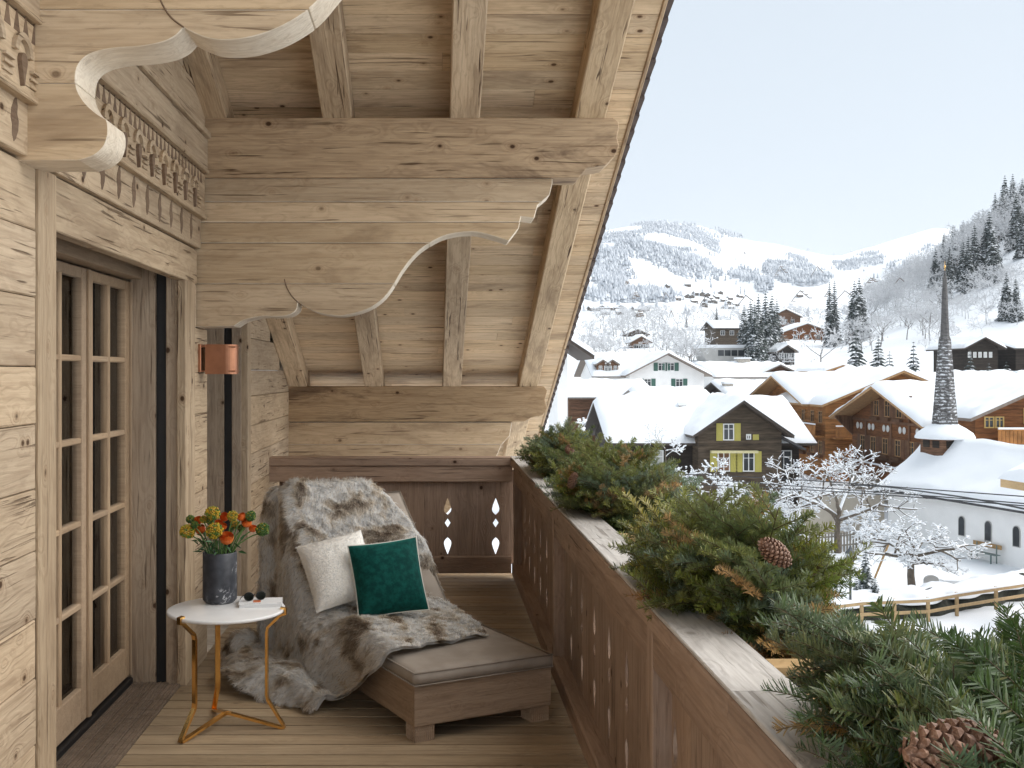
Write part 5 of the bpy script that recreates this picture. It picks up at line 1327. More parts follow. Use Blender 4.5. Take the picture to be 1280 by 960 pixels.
g.base(g.mix(sm_, g.mix(g.maprange(nn_, .3, .7), (.055, .052, .052), (.13, .122, .115)), (.74, .76, .79))); g.set(Roughness=.8); MT['shingle'] = g.m
tower = [(wpx(583), 1.02), (wpx(548), 1.02)]
tb_ = MB(); tb_.box((-.95, -.95, wpx(592)), (.95, .95, wpx(543))); tb_.build('bell_turret', MT['hw_mid'], cp, SPM @ rotz(.25))
for s in range(4):
    R = SPM @ rotz(.25+s*math.pi/2)
    for k in (-.45, .45): MB().box((k*.9-.28, -.98, wpx(559)), (k*.9+.28, -.951, wpx(550))).build('louvre', MT['hw_black'], cp, R)
link('turret_skirt', mesh('turret_skirt', *lathe_data([(1.66, wpx(548)), (1.68, wpx(546)), (1.55, wpx(541)), (1.15, wpx(535)), (.8, wpx(531)), (.76, wpx(530))], 20), True), MT['snow'], cp, SPM)
sp_prof = [(.78, wpx(533)), (.72, wpx(520)), (.60, wpx(490)), (.47, wpx(455)), (.36, wpx(425)), (.27, wpx(420)), (.22, wpx(400)), (.17, wpx(370)), (.12, wpx(348)), (.03, wpx(338))]
link('spire', mesh('spire', *lathe_data(sp_prof, 8)), MT['shingle'], cp, SPM)
link('spire_finial', mesh('spire_finial', *lathe_data([(.02, wpx(339)), (.02, wpx(335)), (.06, wpx(334)), (.06, wpx(332.5)), (.015, wpx(331.5)), (.012, wpx(327))], 8)), MT['gold'], cp, SPM)
for k in range(5):
    for dx in (0,):
        xx = 6.3+1.95*k; wz0 = -7.35; w_ = .26; pts = [(-w_, -.55), (w_, -.55)]+[(w_*math.cos(a), .30+w_*math.sin(a)) for a in np.linspace(0, math.pi, 9)]
        Mw = CHM @ Matrix.Translation((xx, -.005, -6.75)) @ Matrix(((1, 0, 0, 0), (0, 0, -1, 0), (0, 1, 0, 0), (0, 0, 0, 1)))
        pin = [(a*.8, b*.92-.0) for a, b in pts]
        wn = prism('window', pts, .03, Mw, MT['grey_wall'], cp); prism('pane', pin, .012, Mw, MT['wpane'], wn, z0=.031)
# bench at the chapel wall
bn = CHM @ Matrix.Translation((8.4, -.35, 0)); bz = gz(*(bn.translation.xy))
bench = empty('park_bench', (bn.translation.x, bn.translation.y, bz), 'brown slatted bench against the white chapel wall', 'bench')
MT['teal'] = plain('grey_green_paint', (.16, .21, .20), .6); MT['benchw'] = plain('bench_wood', (.36, .22, .09), .7, .2, 4)
bm2 = bn @ Matrix.Translation((0, 0, bz))
box_ = lambda nm, lo_, hi_, m_: MB().box(lo_, hi_).build(nm, MT[m_], bench, bm2)
box_('backrest', (-1.0, .12, .75), (1.0, .16, .98), 'benchw'); box_('seat', (-1.0, -.30, .45), (1.0, .08, .49), 'teal')
for sx in (-.7, .7): box_('leg', (sx-.03, -.28, -.1), (sx+.03, -.22, .449), 'teal'); box_('leg', (sx-.03, .09, -.1), (sx+.03, .119, .95), 'teal')
# ------------------------------------------------------------------ trees
MT['bark'] = plain('bark', (.13, .105, .08), .9, .35, 6.); MT['frost'] = plain('frosted_twigs', (.60, .605, .615), .9, .2, .7)
MT['frost_bark'] = plain('frosted_bark', (.20, .185, .175), .9, .3, 2.)
def grow(seed, H, trunk, spread, depth=5, kids=(3, 4), r0=.14, flat=0., leader=False, seglen=.62):
    """branch segments [(points, radii, level)]"""
    r = random.Random(seed); out = []
    def br(p, d, ln, rad, lv):
        n = 4; pts = [p.copy()]; q = p.copy(); dd = d.copy()
        for i in range(n):
            dd = (dd+Vector((r.uniform(-1, 1), r.uniform(-1, 1), r.uniform(-.7, 1)))*.17).normalized()
            if flat and lv > 0: dd.z *= (1-flat*.35); dd.normalize()
            q = q+dd*ln/n; pts.append(q.copy())
        out.append((pts, [rad*(1-.42*i/n) for i in range(n+1)], lv))
        if lv >= depth: return
        nk = r.randint(*kids)+(1 if lv == 0 else 0)
        for k in range(nk):
            t = r.uniform(.45, 1.) if lv else r.uniform(.75, 1.)
            i = min(n-1, int(t*n)); pp = pts[i].lerp(pts[i+1], t*n-i)
            a = 2*math.pi*(k+r.uniform(-.3, .3))/nk; o = dd.orthogonal().normalized(); o2 = dd.cross(o)
            nd = dd*r.uniform(.35, .8)+(o*math.cos(a)+o2*math.sin(a))*spread*r.uniform(.7, 1.15)
            if lv >= 1: nd.z = nd.z*(1-flat)+.12
            br(pp, nd.normalized(), ln*seglen*r.uniform(.75, 1.15) if lv else (H-trunk)*.42*r.uniform(.85, 1.15), rad*.52, lv+1)
    br(Vector((0, 0, -.3)), Vector((0, 0, 1)), trunk+.3, r0, 0)
    return out
def tubes_np(segs, n, rmin=0.):
    V = []; T = []; o = 0
    for pts, rad, lv in segs:
        v, f = tube_data(pts, [max(rmin, x) for x in rad], n, cap=False); V += [tuple(p) for p in v]
        for q in f: T.append((q[0]+o, q[1]+o, q[2]+o)); T.append((q[0]+o, q[2]+o, q[3]+o))
        o += len(v)
    return np.array(V), np.array(T)
def snow_on(segs, seed, thick, blob, minlv=1, dens=1., tipdens=1.):
    """snow lying on the branches: half-tubes plus small clumps on the twigs"""
    r = np.random.default_rng(seed); V = []; T = []; o = 0; C = []; Sz = []
    for pts, rad, lv in segs:
        if lv < minlv: continue
        d = (pts[-1]-pts[0]).normalized()
        if abs(d.z) < .85:
            pp = [p+Vector((0, 0, rad[i]*.7+thick*.35)) for i, p in enumerate(pts)]
            rr = [max(thick*.75, rad[i]*.85)*(.7+.5*r.random()) for i in range(len(pts))]
            v, f = tube_data(pp, rr, 5, cap=True); V += [tuple(p) for p in v]
            for q in f:
                for j in range(1, len(q)-1): T.append((q[0]+o, q[j]+o, q[j+1]+o))
            o += len(v)
        k = (r.poisson(1.6*dens) if lv < 3 else r.poisson(2.6*dens*tipdens))
        for _ in range(k):
            t = r.random()*(len(pts)-1); i = int(t); p = pts[i].lerp(pts[min(i+1, len(pts)-1)], t-i)
            C.append((p.x, p.y, p.z+blob*.25)); Sz.append(blob*r.uniform(.5, 1.25))
    V = np.array(V).reshape(-1, 3); T = np.array(T, int).reshape(-1, 3)
    if C:
        C = np.array(C); Sz = np.array(Sz)[:, None]
        bv, bf = ICO1; n = len(C)
        jit = 1+r.normal(0, .16, (n, len(bv), 1)); BVv = C[:, None]+bv[None]*jit*Sz[:, None]*np.array([1, 1, .62])
        BT = (np.arange(n)[:, None, None]*len(bv)+bf[None]).reshape(-1, 3)+len(V)
        V = np.vstack([V, BVv.reshape(-1, 3)]); T = np.vstack([T, BT])
    return V, T
def snow_tree(lab, x, y, d, seed, H, trunk, spread, thick, blob, depth=4, flat=0., r0=.14, base_on_ground=True, dens=1., kids=(3, 4), group='snow laden trees in the gardens', tip=1., seglen=.62):
    X = (x-CX)*d/F; z = gz(X, d)
    root = empty('garden_tree', (X, d, z), lab, 'tree', group)
    sg_ = grow(seed, H, trunk, spread, depth, kids, r0, flat, seglen=seglen)
    V, T = tubes_np([s for s in sg_ if s[2] == 0], 8); link('trunk', npmesh('trunk', V, T, True), MT['bark'], root, Matrix(), True)
    V, T = tubes_np([s for s in sg_ if s[2] > 0], 5, .012); link('crown', npmesh('crown', V, T, True), MT['bark'], root, Matrix(), True)
    V, T = snow_on(sg_, seed, thick, blob, 1, dens, tip); link('crown_snow', npmesh('crown_snow', V, T, True), MT['snow'], root, Matrix(), True)
snow_tree('pollarded lime tree with thick snow on spreading branches before the chapel', 1142, 742, 48.3, 21, 6.2, 2.0, 1.15, .026, .05, 5, .38, .20, dens=.9, seglen=.62, kids=(3, 4))
snow_tree('tall bushy tree white with snow clumps in front of the red brown chalet', 1047, 690, 60, 33, 9.2, 2.4, .95, .022, .05, 5, .1, .22, dens=.9, kids=(3, 4), seglen=.62)
snow_tree('snow covered tree standing before the yellow shuttered chalet wall', 868, 690, 62, 41, 9.0, 2.6, .85, .026, .06, 5, .15, .18, dens=1.0, kids=(3, 4), seglen=.60)
snow_tree('low snowy tree with forked trunk at the picket fence', 1000, 680, 64, 47, 4.7, 1.8, .95, .03, .075, 5, .3, .15, dens=1.6, kids=(3, 3))
snow_tree('snow covered shrubby tree beneath the yellow shutters', 920, 670, 66, 52, 4.6, 1.2, 1.0, .03, .08, 5, .2, .13, dens=1.6, kids=(3, 3))
snow_tree('small snowy tree hard by the fir arrangement with the big cone', 848, 660, 58, 57, 4.4, 1.0, 1.0, .03, .08, 5, .25, .12, dens=1.6, kids=(3, 3))
snow_tree('wide snowy shrub between the garden trees', 958, 665, 60, 59, 3.4, .6, 1.1, .03, .08, 5, .3, .1, dens=1.6, kids=(3, 3))
snow_tree('snow dusted tree beside the balcony verge', 716, 540, 72, 61, 8.8, 3.0, .8, .045, .13, 5, .1, .17, dens=.7, kids=(2, 3))
snow_tree('snowy bush against the beige garden wall', 1082, 670, 62, 63, 3.6, .7, 1., .03, .08, 5, .3, .1, dens=1.5, kids=(3, 3))
# frosty bare trees: three shapes, copied
def bare_variant(seed, H):
    sg_ = grow(seed, H, H*.3, .75, 5, (2, 3), H*.013, 0, seglen=.66)
    V, T = tubes_np([s for s in sg_ if s[2] <= 1], 5); V2, T2 = tubes_np([s for s in sg_ if s[2] > 1], 3, H*.0024)
    V3, T3 = snow_on([s for s in sg_ if s[2] > 3], seed, H*.0035, H*.012, 3, .28, 1.)
    m = npmesh('frosty_tree', np.vstack([V, V2, V3]), np.vstack([T, T2+len(V), T3+len(V)+len(V2)]), True)
    m.materials.append(MT['frost_bark']); m.materials.append(MT['frost'])
    mi = np.concatenate([np.zeros(len(T), np.int32), np.ones(len(T2)+len(T3), np.int32)]); m.polygons.foreach_set('material_index', mi)
    return m
BV_ = [bare_variant(s, 10.) for s in (71, 72, 73, 74)]
g = NG('snowy_spruce'); geo = g.n('NewGeometry'); nz = g.n('SeparateXYZ', {0: geo.outputs['Normal']}).outputs[2]; tc = g.n('TexCoord').outputs['Object']
n_ = g.noise(tc, 1.6, 3, .6); up = g.maprange(g.math('ADD', g.math('MULTIPLY', nz, .55), n_), .84, 1.06)
rn = g.n('ObjectInfo').outputs['Random']
g.base(g.mix(up, g.mix(rn, (.016, .030, .026), (.040, .052, .045)), (.80, .82, .85))); g.set(Roughness=.8); MT['spruce'] = g.m
MT['spruce_white'] = MT['spruce'].copy(); MT['spruce_white'].name = 'snow_laden_spruce'
for n_ in MT['spruce_white'].node_tree.nodes:
    if n_.type == 'MAP_RANGE': n_.inputs[1].default_value = .62; n_.inputs[2].default_value = .92
    if n_.type == 'MIX' and n_.data_type == 'RGBA' and not n_.inputs[7].is_linked and n_.inputs[7].default_value[0] > .5: n_.inputs[7].default_value = (.66, .67, .69, 1)
def spruce_variant(seed, H=10., R=1.9, tiers=26, thin=1.):
    r = random.Random(seed); mb = MB(); mb.add(tube_data([(0, 0, -.4), (0, 0, H*.5), (0, 0, H*.97)], [.16, .09, .015], 6))
    for t in range(tiers):
        f_ = t/(tiers-1); z = H*(.06+.92*f_); rad = R*thin*(1-f_)**.85+.12; n = max(4, int(13*(1-f_)+4))
        for k in range(n):
            a = 2*math.pi*(k+r.random())/n; L = rad*r.uniform(.7, 1.15); w_ = L*.30+.07; dr = r.uniform(.25, .55)
            d = Vector((math.cos(a), math.sin(a), 0)); s = Vector((-d.y, d.x, 0)); c0 = Vector((0, 0, z))
            p1 = c0+d*L*.5+Vector((0, 0, -L*.10*dr)); p2 = c0+d*L+Vector((0, 0, -L*dr*.8)); dn = Vector((0, 0, -w_*.55))
            v = [c0, p1+s*w_+dn, p1+Vector((0, 0, .05)), p1-s*w_+dn, p2+s*w_*.35+dn*.6, p2, p2-s*w_*.35+dn*.6, c0+d*L*.78+s*w_*.8+dn*1.1+Vector((0, 0, -L*.3*dr)), c0+d*L*.78-s*w_*.8+dn*1.1+Vector((0, 0, -L*.3*dr)), p2+d*.1+dn*.5]
            mb.add((v, [(0, 1, 2), (0, 2, 3), (2, 1, 7), (2, 7, 4), (2, 4, 5), (2, 6, 8), (2, 5, 6), (2, 8, 3), (5, 4, 9), (5, 9, 6)]))
    m = mesh('spruce', mb.v, mb.f)
    return m
SPV = [spruce_variant(81), spruce_variant(82, R=1.6), spruce_variant(83, R=2.3, tiers=22)]; SPT = [spruce_variant(84, R=1.0, tiers=30)]
def put_tree(nm, m, X, Y, h, lab, grp, mat=None, z=None, rz=None):
    z = gz(X, Y) if z is None else z
    M = Matrix.Translation((X, Y, z-.1)) @ rotz(random.uniform(0, 6.28)) @ Matrix.Diagonal((h/10*random.uniform(.9, 1.1), h/10*random.uniform(.9, 1.1), h/10, 1))
    o = link(nm, m, mat, None, M); tag(o, lab, 'tree', grp); return o
SPR_L = [  # x, top y, distance, height m, label, thin
    (938, 372, 240, None, 'snowy spruce in the tall spruce group beside the highest chalet', 0), (948, 366, 236, None, 'snowy spruce in the tall spruce group beside the highest chalet', 0), (957, 362, 244, None, 'snowy spruce in the tall spruce group beside the highest chalet', 0), (965, 365, 250, None, 'snowy spruce in the tall spruce group beside the highest chalet', 0), (930, 380, 246, None, 'snowy spruce in the tall spruce group beside the highest chalet', 0), (943, 376, 232, None, 'snowy spruce in the tall spruce group beside the highest chalet', 0), (971, 372, 255, None, 'snowy spruce in the tall spruce group beside the highest chalet', 0),
    (896, 381, 330, None, 'slim dark spruce behind the long snowy roof', 1), (1037, 351, 300, None, 'one of two slim dark spruces standing together above the bare tree', 1), (1043, 349, 305, None, 'one of two slim dark spruces standing together above the bare tree', 1),
    (1068, 350, 290, None, 'tall snowy spruce of the pair left of the spire', 0), (1074, 346, 295, None, 'tall snowy spruce of the pair left of the spire', 0),
    (1070, 405, 165, None, 'broad dark spruce with snowy boughs behind the honey chalet', 2), (1098, 418, 160, None, 'small spruce between the two broad dark spruces', 0), (1112, 437, 150, None, 'squat snowy spruce beside the broad one near the spire', 2), (1142, 425, 145, None, 'broad dark spruce beside the chapel spire', 2),
    (934, 432, 215, None, 'small dark spruce before the grey modern building', 0), (950, 436, 212, None, 'second small dark spruce before the grey modern building', 0),
    (1258, 338, 250, None, 'dark snowy spruce above the chalet with white windows', 0), (1270, 345, 246, None, 'dark snowy spruce above the chalet with white windows', 0), (1213, 436, 140, None, 'rounded dark conifer beside the chalet with white windows', 2), (1236, 452, 138, None, 'snowy low conifer in front of the row of white windows', 2), (1258, 450, 136, None, 'snowy low conifer in front of the row of white windows', 2), (858, 392, 420, None, 'distant lone spruce above the frosty trees', 1), (773, 400, 420, None, 'distant spruce by the frosty trees near the verge', 1)]
for x, yt, d, _, lab, kd in SPR_L:
    X, zt = XZ(x, yt, d); h = zt-gz(X, d); put_tree('spruce_tree', SPT[0] if kd == 1 else SPV[2] if kd == 2 else random.choice(SPV[:2]), X, d, max(2.5, h), lab, 'spruces on the slope', MT['spruce'])
X, zt = XZ(1027, 378, 215); put_tree('frosty_tree', BV_[0], X, 215, zt-gz(X, 215), 'large bare frosted tree left of the slim dark spruces', 'bare frosted trees')
rt_ = random.Random(12)
def scatter_bare(n, x0, x1, d0, d1, h0, h1, lab, avoid=()):
    for k in range(n):
        d = math.exp(rt_.uniform(math.log(d0), math.log(d1))); x = rt_.uniform(x0, x1)
        put_tree('frosty_tree', rt_.choice(BV_), (x-CX)*d/F, d, rt_.uniform(h0, h1), lab, 'bare frosted trees')
scatter_bare(46, 725, 880, 300, 620, 7, 13, 'bare frosted tree in the grove above the white house')
scatter_bare(10, 725, 770, 195, 260, 8, 12, 'bare frosted tree in the grove beside the balcony verge')
scatter_bare(14, 815, 870, 215, 280, 7, 12, 'bare frosted tree close behind the white house')
scatter_bare(44, 880, 1060, 310, 700, 6, 12, 'bare frosted tree among the upper slope chalets')
scatter_bare(10, 900, 1030, 200, 228, 3, 5, 'low frosted shrub tree round the small dark gabled house')
# the wooded hillside itself reads as one mass: one mesh of frosted trees
hw_ = []
for s_ in (91, 92, 93):
    q_ = grow(s_, 10., 3., .8, 4, (3, 3), .13, 0, seglen=.66); V1, T1 = tubes_np([s for s in q_ if s[2] <= 1], 4); V2, T2 = tubes_np([s for s in q_ if s[2] > 1], 3, .03)
    V3, T3 = snow_on([s for s in q_ if s[2] > 2], s_, .03, .10, 3, .35, 1.)
    hw_.append((np.vstack([V1, V2, V3]), np.vstack([T1, T2+len(V1), T3+len(V1)+len(V2)])))
VV = []; TT = []; o_ = 0
for k in range(230):
    x = rt_.uniform(1085, 1310); d = rt_.uniform(235, 560) if x > 1120 else rt_.uniform(300, 560); X = (x-CX)*d/F; h = rt_.uniform(.7, 1.6)*(1.25 if d > 330 else .75); a_ = rt_.uniform(0, 6.28); v_, t_ = rt_.choice(hw_)
    c_, s_ = math.cos(a_), math.sin(a_); VV.append(np.stack([X+h*(v_[:, 0]*c_-v_[:, 1]*s_), d+h*(v_[:, 0]*s_+v_[:, 1]*c_), gz(X, d)+h*v_[:, 2]], -1)); TT.append(t_+o_); o_ += len(v_)
tag(link('hillside_wood', npmesh('hillside_wood', np.vstack(VV), np.vstack(TT), True), MT['frost']), 'dense frosted bare wood covering the steep hillside', 'wood', kind='stuff'); print('hill tris', sum(len(t) for t in TT), [len(m.polygons) for m in BV_])
scatter_bare(44, 1050, 1180, 240, 480, 7, 13, 'bare frosted tree at the foot of the wooded hillside')
scatter_bare(10, 1150, 1290, 172, 235, 4, 7, 'low frosted tree above the chalet with white windows')
scatter_bare(50, 1195, 1300, 330, 470, 12, 19, 'tall bare frosted tree near the crest of the wooded hillside')
for k in range(44):
    d = rt_.uniform(290, 520); x = rt_.uniform(1165, 1300)
    put_tree('spruce_tree', rt_.choice(SPV[:2]), (x-CX)*d/F, d, rt_.uniform(12, 19), 'snowy spruce on the steep wooded hillside', 'hillside spruces', MT['spruce_white'] if k % 3 else MT['spruce'])
for x, yt, d in ((1232, 268, 262), (1244, 240, 258), (1256, 218, 262), (1266, 216, 256), (1278, 222, 250), (1290, 215, 255), (1250, 285, 245), (1270, 290, 240), (1285, 270, 244), (1240, 305, 240)):
    d += 150; X, zt = XZ(x, yt, d); put_tree('spruce_tree', SPV[2] if x % 2 else SPV[0], X, d, zt-gz(X, d), 'towering snow laden spruce at the crest of the wooded hillside', 'crest spruces', MT['spruce_white'])
# ------------------------------------------------------------------ forest and hamlet on the mountain
PAT = [(815, 300, 85, 22, 1.), (770, 320, 60, 30, 1.), (830, 335, 55, 22, .95), (860, 312, 40, 28, .9), (750, 355, 35, 22, .8), (885, 352, 22, 14, .8), (870, 362, 16, 10, .7), (905, 292, 45, 6, .8), (985, 336, 30, 17, 1.), (1010, 347, 30, 10, .8), (955, 358, 12, 9, .7), (1030, 311, 40, 4, .6), (1140, 335, 32, 11, .9), (1165, 318, 20, 10, .7), (1085, 325, 22, 9, .7), (1060, 330, 20, 9, .6), (800, 372, 60, 7, .5), (930, 345, 20, 10, .45), (1200, 325, 25, 14, .7)]
rf_ = np.random.default_rng(31); N = 400000
xs = rf_.uniform(690, 1300, N); ds = np.exp(rf_.uniform(math.log(1100), math.log(3300), N)); Xs = (xs-CX)*ds/F
Zs = ground(Xs, ds); ysx = CY-(Zs-EYE)*F/ds
pr = np.zeros(N)
for cx_, cy_, rx_, ry_, w_ in PAT:
    q_ = ((xs-cx_)/rx_)**2+((ysx-cy_)/ry_)**2; pr = np.maximum(pr, w_*np.clip((1.15-q_)*3, 0, 1))
nz_ = np.array([mnoise.noise(Vector((a*.010, b*.0045, 2.))) for a, b in zip(Xs[:], ds[:])]) if False else (np.sin(Xs*.021+ds*.006)+np.sin(ds*.013-Xs*.009)+np.sin(Xs*.05+1.)*.6)/2.6
pr *= np.clip(.62+nz_*1.5, 0, 1); pr += .002
keep = rf_.random(N) < pr*.26
Xs, Ds, Zs = Xs[keep], ds[keep], Zs[keep]; n = len(Xs); print('forest', n)
hh = rf_.uniform(6, 13, n); rr_ = hh*rf_.uniform(.20, .30, n); ang = rf_.uniform(0, 6.28, n)
rings = []
for z0, rs_ in ((0.05, 1.), (.45, .72)):
    for k in range(5):
        a = ang+k*2*math.pi/5+z0; rings.append(np.stack([Xs+rr_*rs_*np.cos(a), Ds+rr_*rs_*np.sin(a), Zs+hh*z0], -1))
apex1 = np.stack([Xs, Ds, Zs+hh*.62], -1); apex2 = np.stack([Xs, Ds, Zs+hh], -1)
Vf = np.stack(rings+[apex1, apex2], 1).reshape(-1, 3); tf = [(k, (k+1) % 5, 10) for k in range(5)]+[(5+k, 5+(k+1) % 5, 11) for k in range(5)]
Tf = (np.arange(n)[:, None, None]*12+np.array(tf)[None]).reshape(-1, 3)
g = NG('far_forest'); isl = g.n('NewGeometry').outputs['Random Per Island']; g.base(g.mix(isl, (.30, .335, .38), (.66, .69, .73))); g.set(Roughness=.9); MT['forest'] = g.m
tag(link('mountain_forest', npmesh('mountain_forest', Vf, Tf), MT['forest']), 'frosted forest patches over the snowy mountain', 'forest', kind='stuff')
hm = MB(); hm.box((-5, -5, -2), (5, 5, 4)); hm.add(([(-5.01, -5, 4), (-5.01, 5, 4), (-5.01, 0, 6.6), (5.01, -5, 4), (5.01, 5, 4), (5.01, 0, 6.6)], [(0, 2, 1), (3, 4, 5)])) 
hs_ = MB(); hs_.add(([(-6.5, -6.8, 3.4), (6.5, -6.8, 3.4), (6.5, 0, 7.4), (-6.5, 0, 7.4), (-6.5, 6.8, 3.4), (6.5, 6.8, 3.4), (-6.5, -6.8, 2.9), (6.5, -6.8, 2.9), (6.5, 0, 6.7), (-6.5, 0, 6.7), (-6.5, 6.8, 2.9), (6.5, 6.8, 2.9)], [(0, 1, 2, 3), (3, 2, 5, 4), (6, 9, 8, 7), (9, 10, 11, 8), (0, 6, 7, 1), (4, 5, 11, 10), (0, 3, 9, 6), (3, 4, 10, 9), (1, 7, 8, 2), (2, 8, 11, 5)]))
mw = mesh('wall', hm.v, hm.f); ms = mesh('roof', hs_.v, hs_.f)
hp_ = [(x, y) for x, y in ((740, 389), (747, 388), (752, 388), (757, 388), (764, 388), (770, 388), (775, 388), (757, 393), (775, 393), (795, 390), (802, 389), (807, 389), (798, 396), (850, 375), (853, 379), (846, 375), (859, 372), (864, 374), (868, 378), (877, 371), (884, 370), (888, 374), (893, 379), (880, 383), (895, 372), (905, 376), (910, 380), (914, 386), (900, 368), (872, 384), (903, 388), (912, 374), (836, 360), (860, 359), (930, 318), (789, 343), (1000, 373), (755, 376), (920, 382), (884, 379), (858, 382), (925, 372), (870, 369))]
for x, y in hp_:
    best = None
    for d in np.geomspace(800, 3000, 120):
        X = (x-CX)*d/F; e = abs(CY-(gz(X, d)-EYE)*F/d-y)
        if best is None or e < best[0]: best = (e, X, d)
    _, X, d = best
    rt = empty('hamlet_chalet', (X, d, gz(X, d)), 'tiny dark chalet with snowy roof in the far mountain hamlet', 'house', 'far hamlet chalets', rz=random.choice((0, math.pi/2, .4))); rt.scale = (.72, .72, .72)
    link('wall', mw, MT['hw_dark'], rt, Matrix(), True); link('roof', ms, MT['snow'], rt, Matrix(), True)
# ------------------------------------------------------------------ churchyard: fence, hedge, lamp, headstone, shrubs
MT['fencew'] = plain('fresh_fence_wood', (.38, .26, .13), .75, .15, 5)
fp = []
for x, y in ((1040, 786), (1077, 781), (1118, 779), (1160, 777), (1196, 770), (1245, 762), (1292, 754), (1340, 748)):
    d = 10*F/(y-CY); X = (x-CX)*d/F; fp.append(Vector((X, d, gz(X, d))))
fe = empty('rail_fence', fp[3], 'pale new timber two rail fence along the snowy churchyard', 'fence')
for p in fp: plank('post', p+Vector((0, 0, -.3)), p+Vector((0, 0, .98)), .12, .12, (1, 0, 0), MT['fencew'], fe, .01)
for p, q in zip(fp[:-1], fp[1:]):
    for h in (.42, .86): plank('rail', p+Vector((0, -.08, h)), q+Vector((0, -.08, h)), .13, .05, (0, 0, 1), MT['fencew'], fe, .01)
    plank('rail_snow', p+Vector((0, -.08, .95)), q+Vector((0, -.08, .95)), .06, .08, (0, 0, 1), MT['snow'], fe, .02)
MT['hedge'] = plain('hedge_leaves', (.03, .032, .022), .9, .5, 6.)
hg = empty('hedge', fp[4]+Vector((.5, 1.2, 0)), 'low dark hedge buried under a long bank of snow behind the fence', 'hedge')
def strip(off, wd, hgt, lump, nm, mat, zoff=0, seed=1):
    n = 90; v = []; f = []; P = cat_pts(fp, 14); P = P[::1]
    for i, p in enumerate(P):
        for j in range(9):
            a = math.pi*j/8; nn = mnoise.noise(Vector((p.x*1.3+seed, j*.5, p.y)))*lump
            v.append((p.x+.25*math.cos(a)*wd, p.y+off-math.cos(a)*wd*(1+nn), p.z+zoff+math.sin(a)*hgt*(1+nn)))
    for i in range(len(P)-1):
        for j in range(8): f.append((i*9+j, i*9+j+1, (i+1)*9+j+1, (i+1)*9+j))
    link(nm, mesh(nm, v, f, True), mat, hg)
strip(1.3, .62, .82, .5, 'leaves', MT['hedge'], -.05, 1); strip(1.38, .74, .50, .5, 'hedge_snow', MT['snow'], .55, 5)
sl2 = 10*F/(775-CY); X = (1063-CX)*sl2/F
zl = gz(X, sl2); lp = empty('street_lamp', (X, sl2, zl), 'grey lantern street lamp beside the small snowy fir', 'street lamp')
MT['iron'] = plain('grey_iron', (.07, .075, .08), .5); TM = Matrix.Translation((X, sl2, zl))
link('post', mesh('post', *lathe_data([(.10, -.2), (.10, .5), (.05, .6), (.045, 2.2), (.07, 2.25)], 10), True), MT['iron'], lp, TM)
MT['lampglass'] = plain('lamp_glass', (.45, .47, .48), .15)
link('lantern_glass', mesh('lantern_glass', *lathe_data([(.12, 2.26), (.20, 2.70)], 6)), MT['lampglass'], lp, TM)
link('lantern_roof', mesh('lantern_roof', *lathe_data([(.24, 2.70), (.22, 2.74), (.08, 2.88), (.05, 2.96), (.02, 3.02)], 6)), MT['iron'], lp, TM)
for k in range(6):
    a = k*math.pi/3; MB().add(tube_data([(.12*math.cos(a), .12*math.sin(a), 2.26), (.20*math.cos(a), .20*math.sin(a), 2.70)], .014, 4)).build('lantern_bar', MT['iron'], lp, TM)
for x, y, d, h, lab in ((1082, 682, 45.5, None, 'small fir topped with snow beside the street lamp'), (1070, 715, 44.5, None, 'low snowy fir shrub at the foot of the street lamp'), (1094, 716, 44.2, None, 'low snowy fir shrub on the chapel side of the street lamp')):
    X, zt = XZ(x, y, d); put_tree('young_fir', SPV[2], X, d, zt-gz(X, d), lab, 'firs by the street lamp', MT['spruce'])
X, d = (1163-CX)*48.8/F, 48.8; zz = gz(X, d)
hsn = prism('headstone', [(-.32, -.2), (.32, -.2), (.32, .55)]+[(.32*math.cos(a), .55+.22*math.sin(a)) for a in np.linspace(.1, math.pi-.1, 9)]+[(-.32, .55)], .16, Matrix(((1, 0, 0, X), (0, 0, -1, d), (0, 1, 0, zz), (0, 0, 0, 1))), MT['grey_wall'])
tag(hsn, 'round topped grey headstone in the snow behind the hedge', 'headstone')
tr_ = empty('stone_trough', (X+1.1, d, zz), 'small dark stone trough beside the headstone', 'trough'); MB().box((X+.5, d-.25, zz-.1), (X+1.6, d+.25, zz+.42)).build('basin', MT['stone'], tr_); MB().box((X+.52, d-.23, zz+.423), (X+1.58, d+.23, zz+.55)).build('basin_snow', MT['snow'], tr_)
# picket fence and garden wall
pf0, pf1 = px(1008, 690, 59.), px(1078, 680, 61.); pk_ = empty('picket_fence', (pf0.x, pf0.y, gz(pf0.x, pf0.y)), 'weathered grey picket fence below the forked snowy tree', 'fence')
MT['greywood'] = plain('grey_picket', (.22, .20, .17), .85, .25, 6)
for k in range(19):
    p = pf0.lerp(pf1, k/18); z = gz(p.x, p.y); plank('picket', (p.x, p.y, z-.1), (p.x, p.y, z+1.15+random.uniform(-.06, .06)), .10, .03, (1, 0, 0), MT['greywood'], pk_)
for h in (.35, .9): plank('rail', (pf0.x, pf0.y+.04, gz(pf0.x, pf0.y)+h), (pf1.x, pf1.y+.04, gz(pf1.x, pf1.y)+h), .09, .04, (0, 0, 1), MT['greywood'], pk_)
a, b = px(1000, 650, 67.), px(1108, 650, 66.)
gw = empty('garden_wall', ((a.x+b.x)/2, 66.5, -8.6), 'beige rendered wall with snowy top behind the picket fence', 'wall')
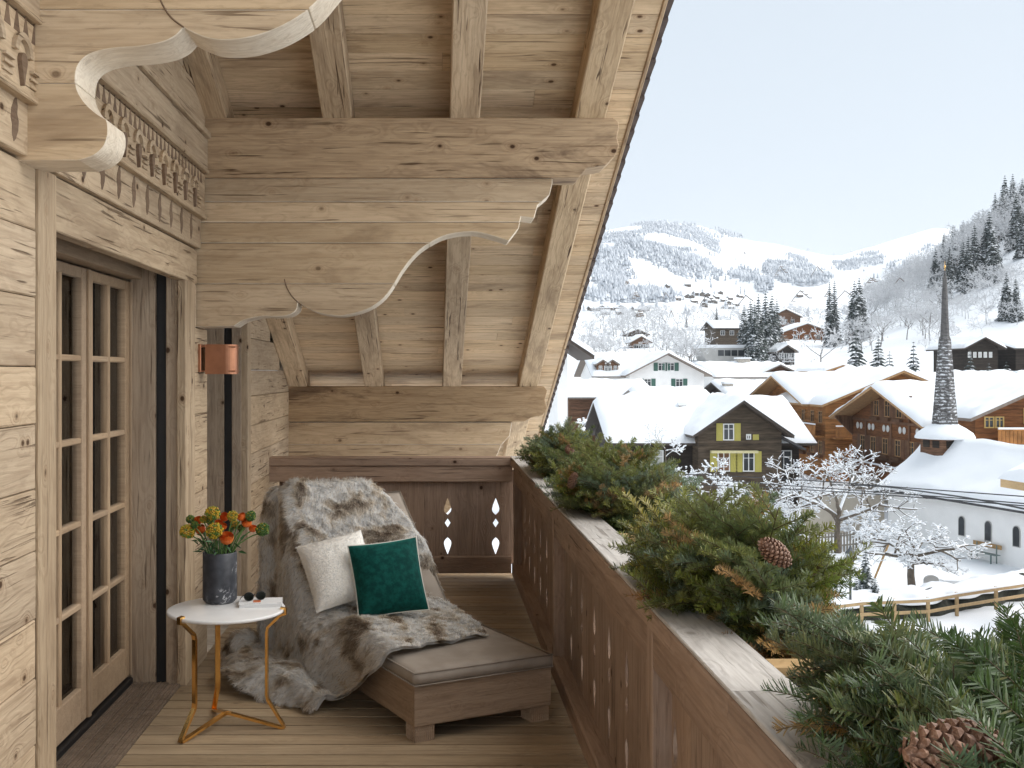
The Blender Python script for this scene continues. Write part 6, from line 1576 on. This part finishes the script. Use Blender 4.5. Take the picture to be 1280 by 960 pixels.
MB().box((a.x, 66.3, -8.6), (b.x, 66.8, -5.9)).build('render', MT['beige'], gw); MB().box((a.x-.1, 66.2, -5.897), (b.x+.1, 66.9, -5.65)).build('wall_snow', MT['snow'], gw)
ps = px(1100, 706, 52.); pole = MB().add(tube_data([Vector((ps.x-.3, ps.y, gz(ps.x, ps.y)-.1)), Vector((ps.x+.45, ps.y, gz(ps.x, ps.y)+1.75))], .05, 6)); tag(pole.build('leaning_stake', MT['benchw']), 'thin wooden stake leaning by the pollarded lime tree', 'stake')
# power cables
MT['cable'] = plain('black_cable', (.02, .02, .022), .6)
for i, (pts, lab) in enumerate(((((640, 590, 75), (830, 592, 62), (1000, 600, 50), (1150, 611, 41), (1300, 622, 35), (1500, 636, 28)), 'uppermost thin black cable crossing before the chapel roof'),
                               (((640, 596, 74), (830, 597, 61), (1000, 608, 49), (1150, 619, 40), (1300, 631, 34), (1500, 648, 27)), 'middle black cable crossing before the chapel roof'),
                               (((640, 604, 72), (830, 605, 60), (1000, 612, 49), (1150, 622, 40), (1300, 634, 34), (1500, 652, 27)), 'lowest black cable crossing before the chapel roof'),
                               (((1040, 606, 58), (1100, 608, 54), (1180, 618, 46), (1230, 626, 41), (1300, 640, 36), (1500, 680, 28)), 'thick black cable sagging to the chapel eave'))):
    P_ = cat_pts([px(*p) for p in pts], 10); tag(MB().add(tube_data(P_, .022 if i < 3 else .035, 6)).build('power_cable', MT['cable'], smooth=True), lab, 'cable', 'cables over the gardens')
# ------------------------------------------------------------------ winter haze
g = NG('haze'); out_ = g.t.nodes['Material Output']; g.t.nodes.remove(g.b)
pv = g.t.nodes.new('ShaderNodeVolumePrincipled'); pv.inputs['Color'].default_value = (.93, .96, 1, 1); pv.inputs['Density'].default_value = 0.00007; pv.inputs['Anisotropy'].default_value = .0
g.t.links.new(pv.outputs[0], out_.inputs['Volume'])
tag(MB().box((-4700, -4700, -12), (4700, 4700, 520)).build('haze', g.m), 'thin even winter haze filling the valley', 'haze', kind='stuff')
S.cycles.volume_bounces = 1
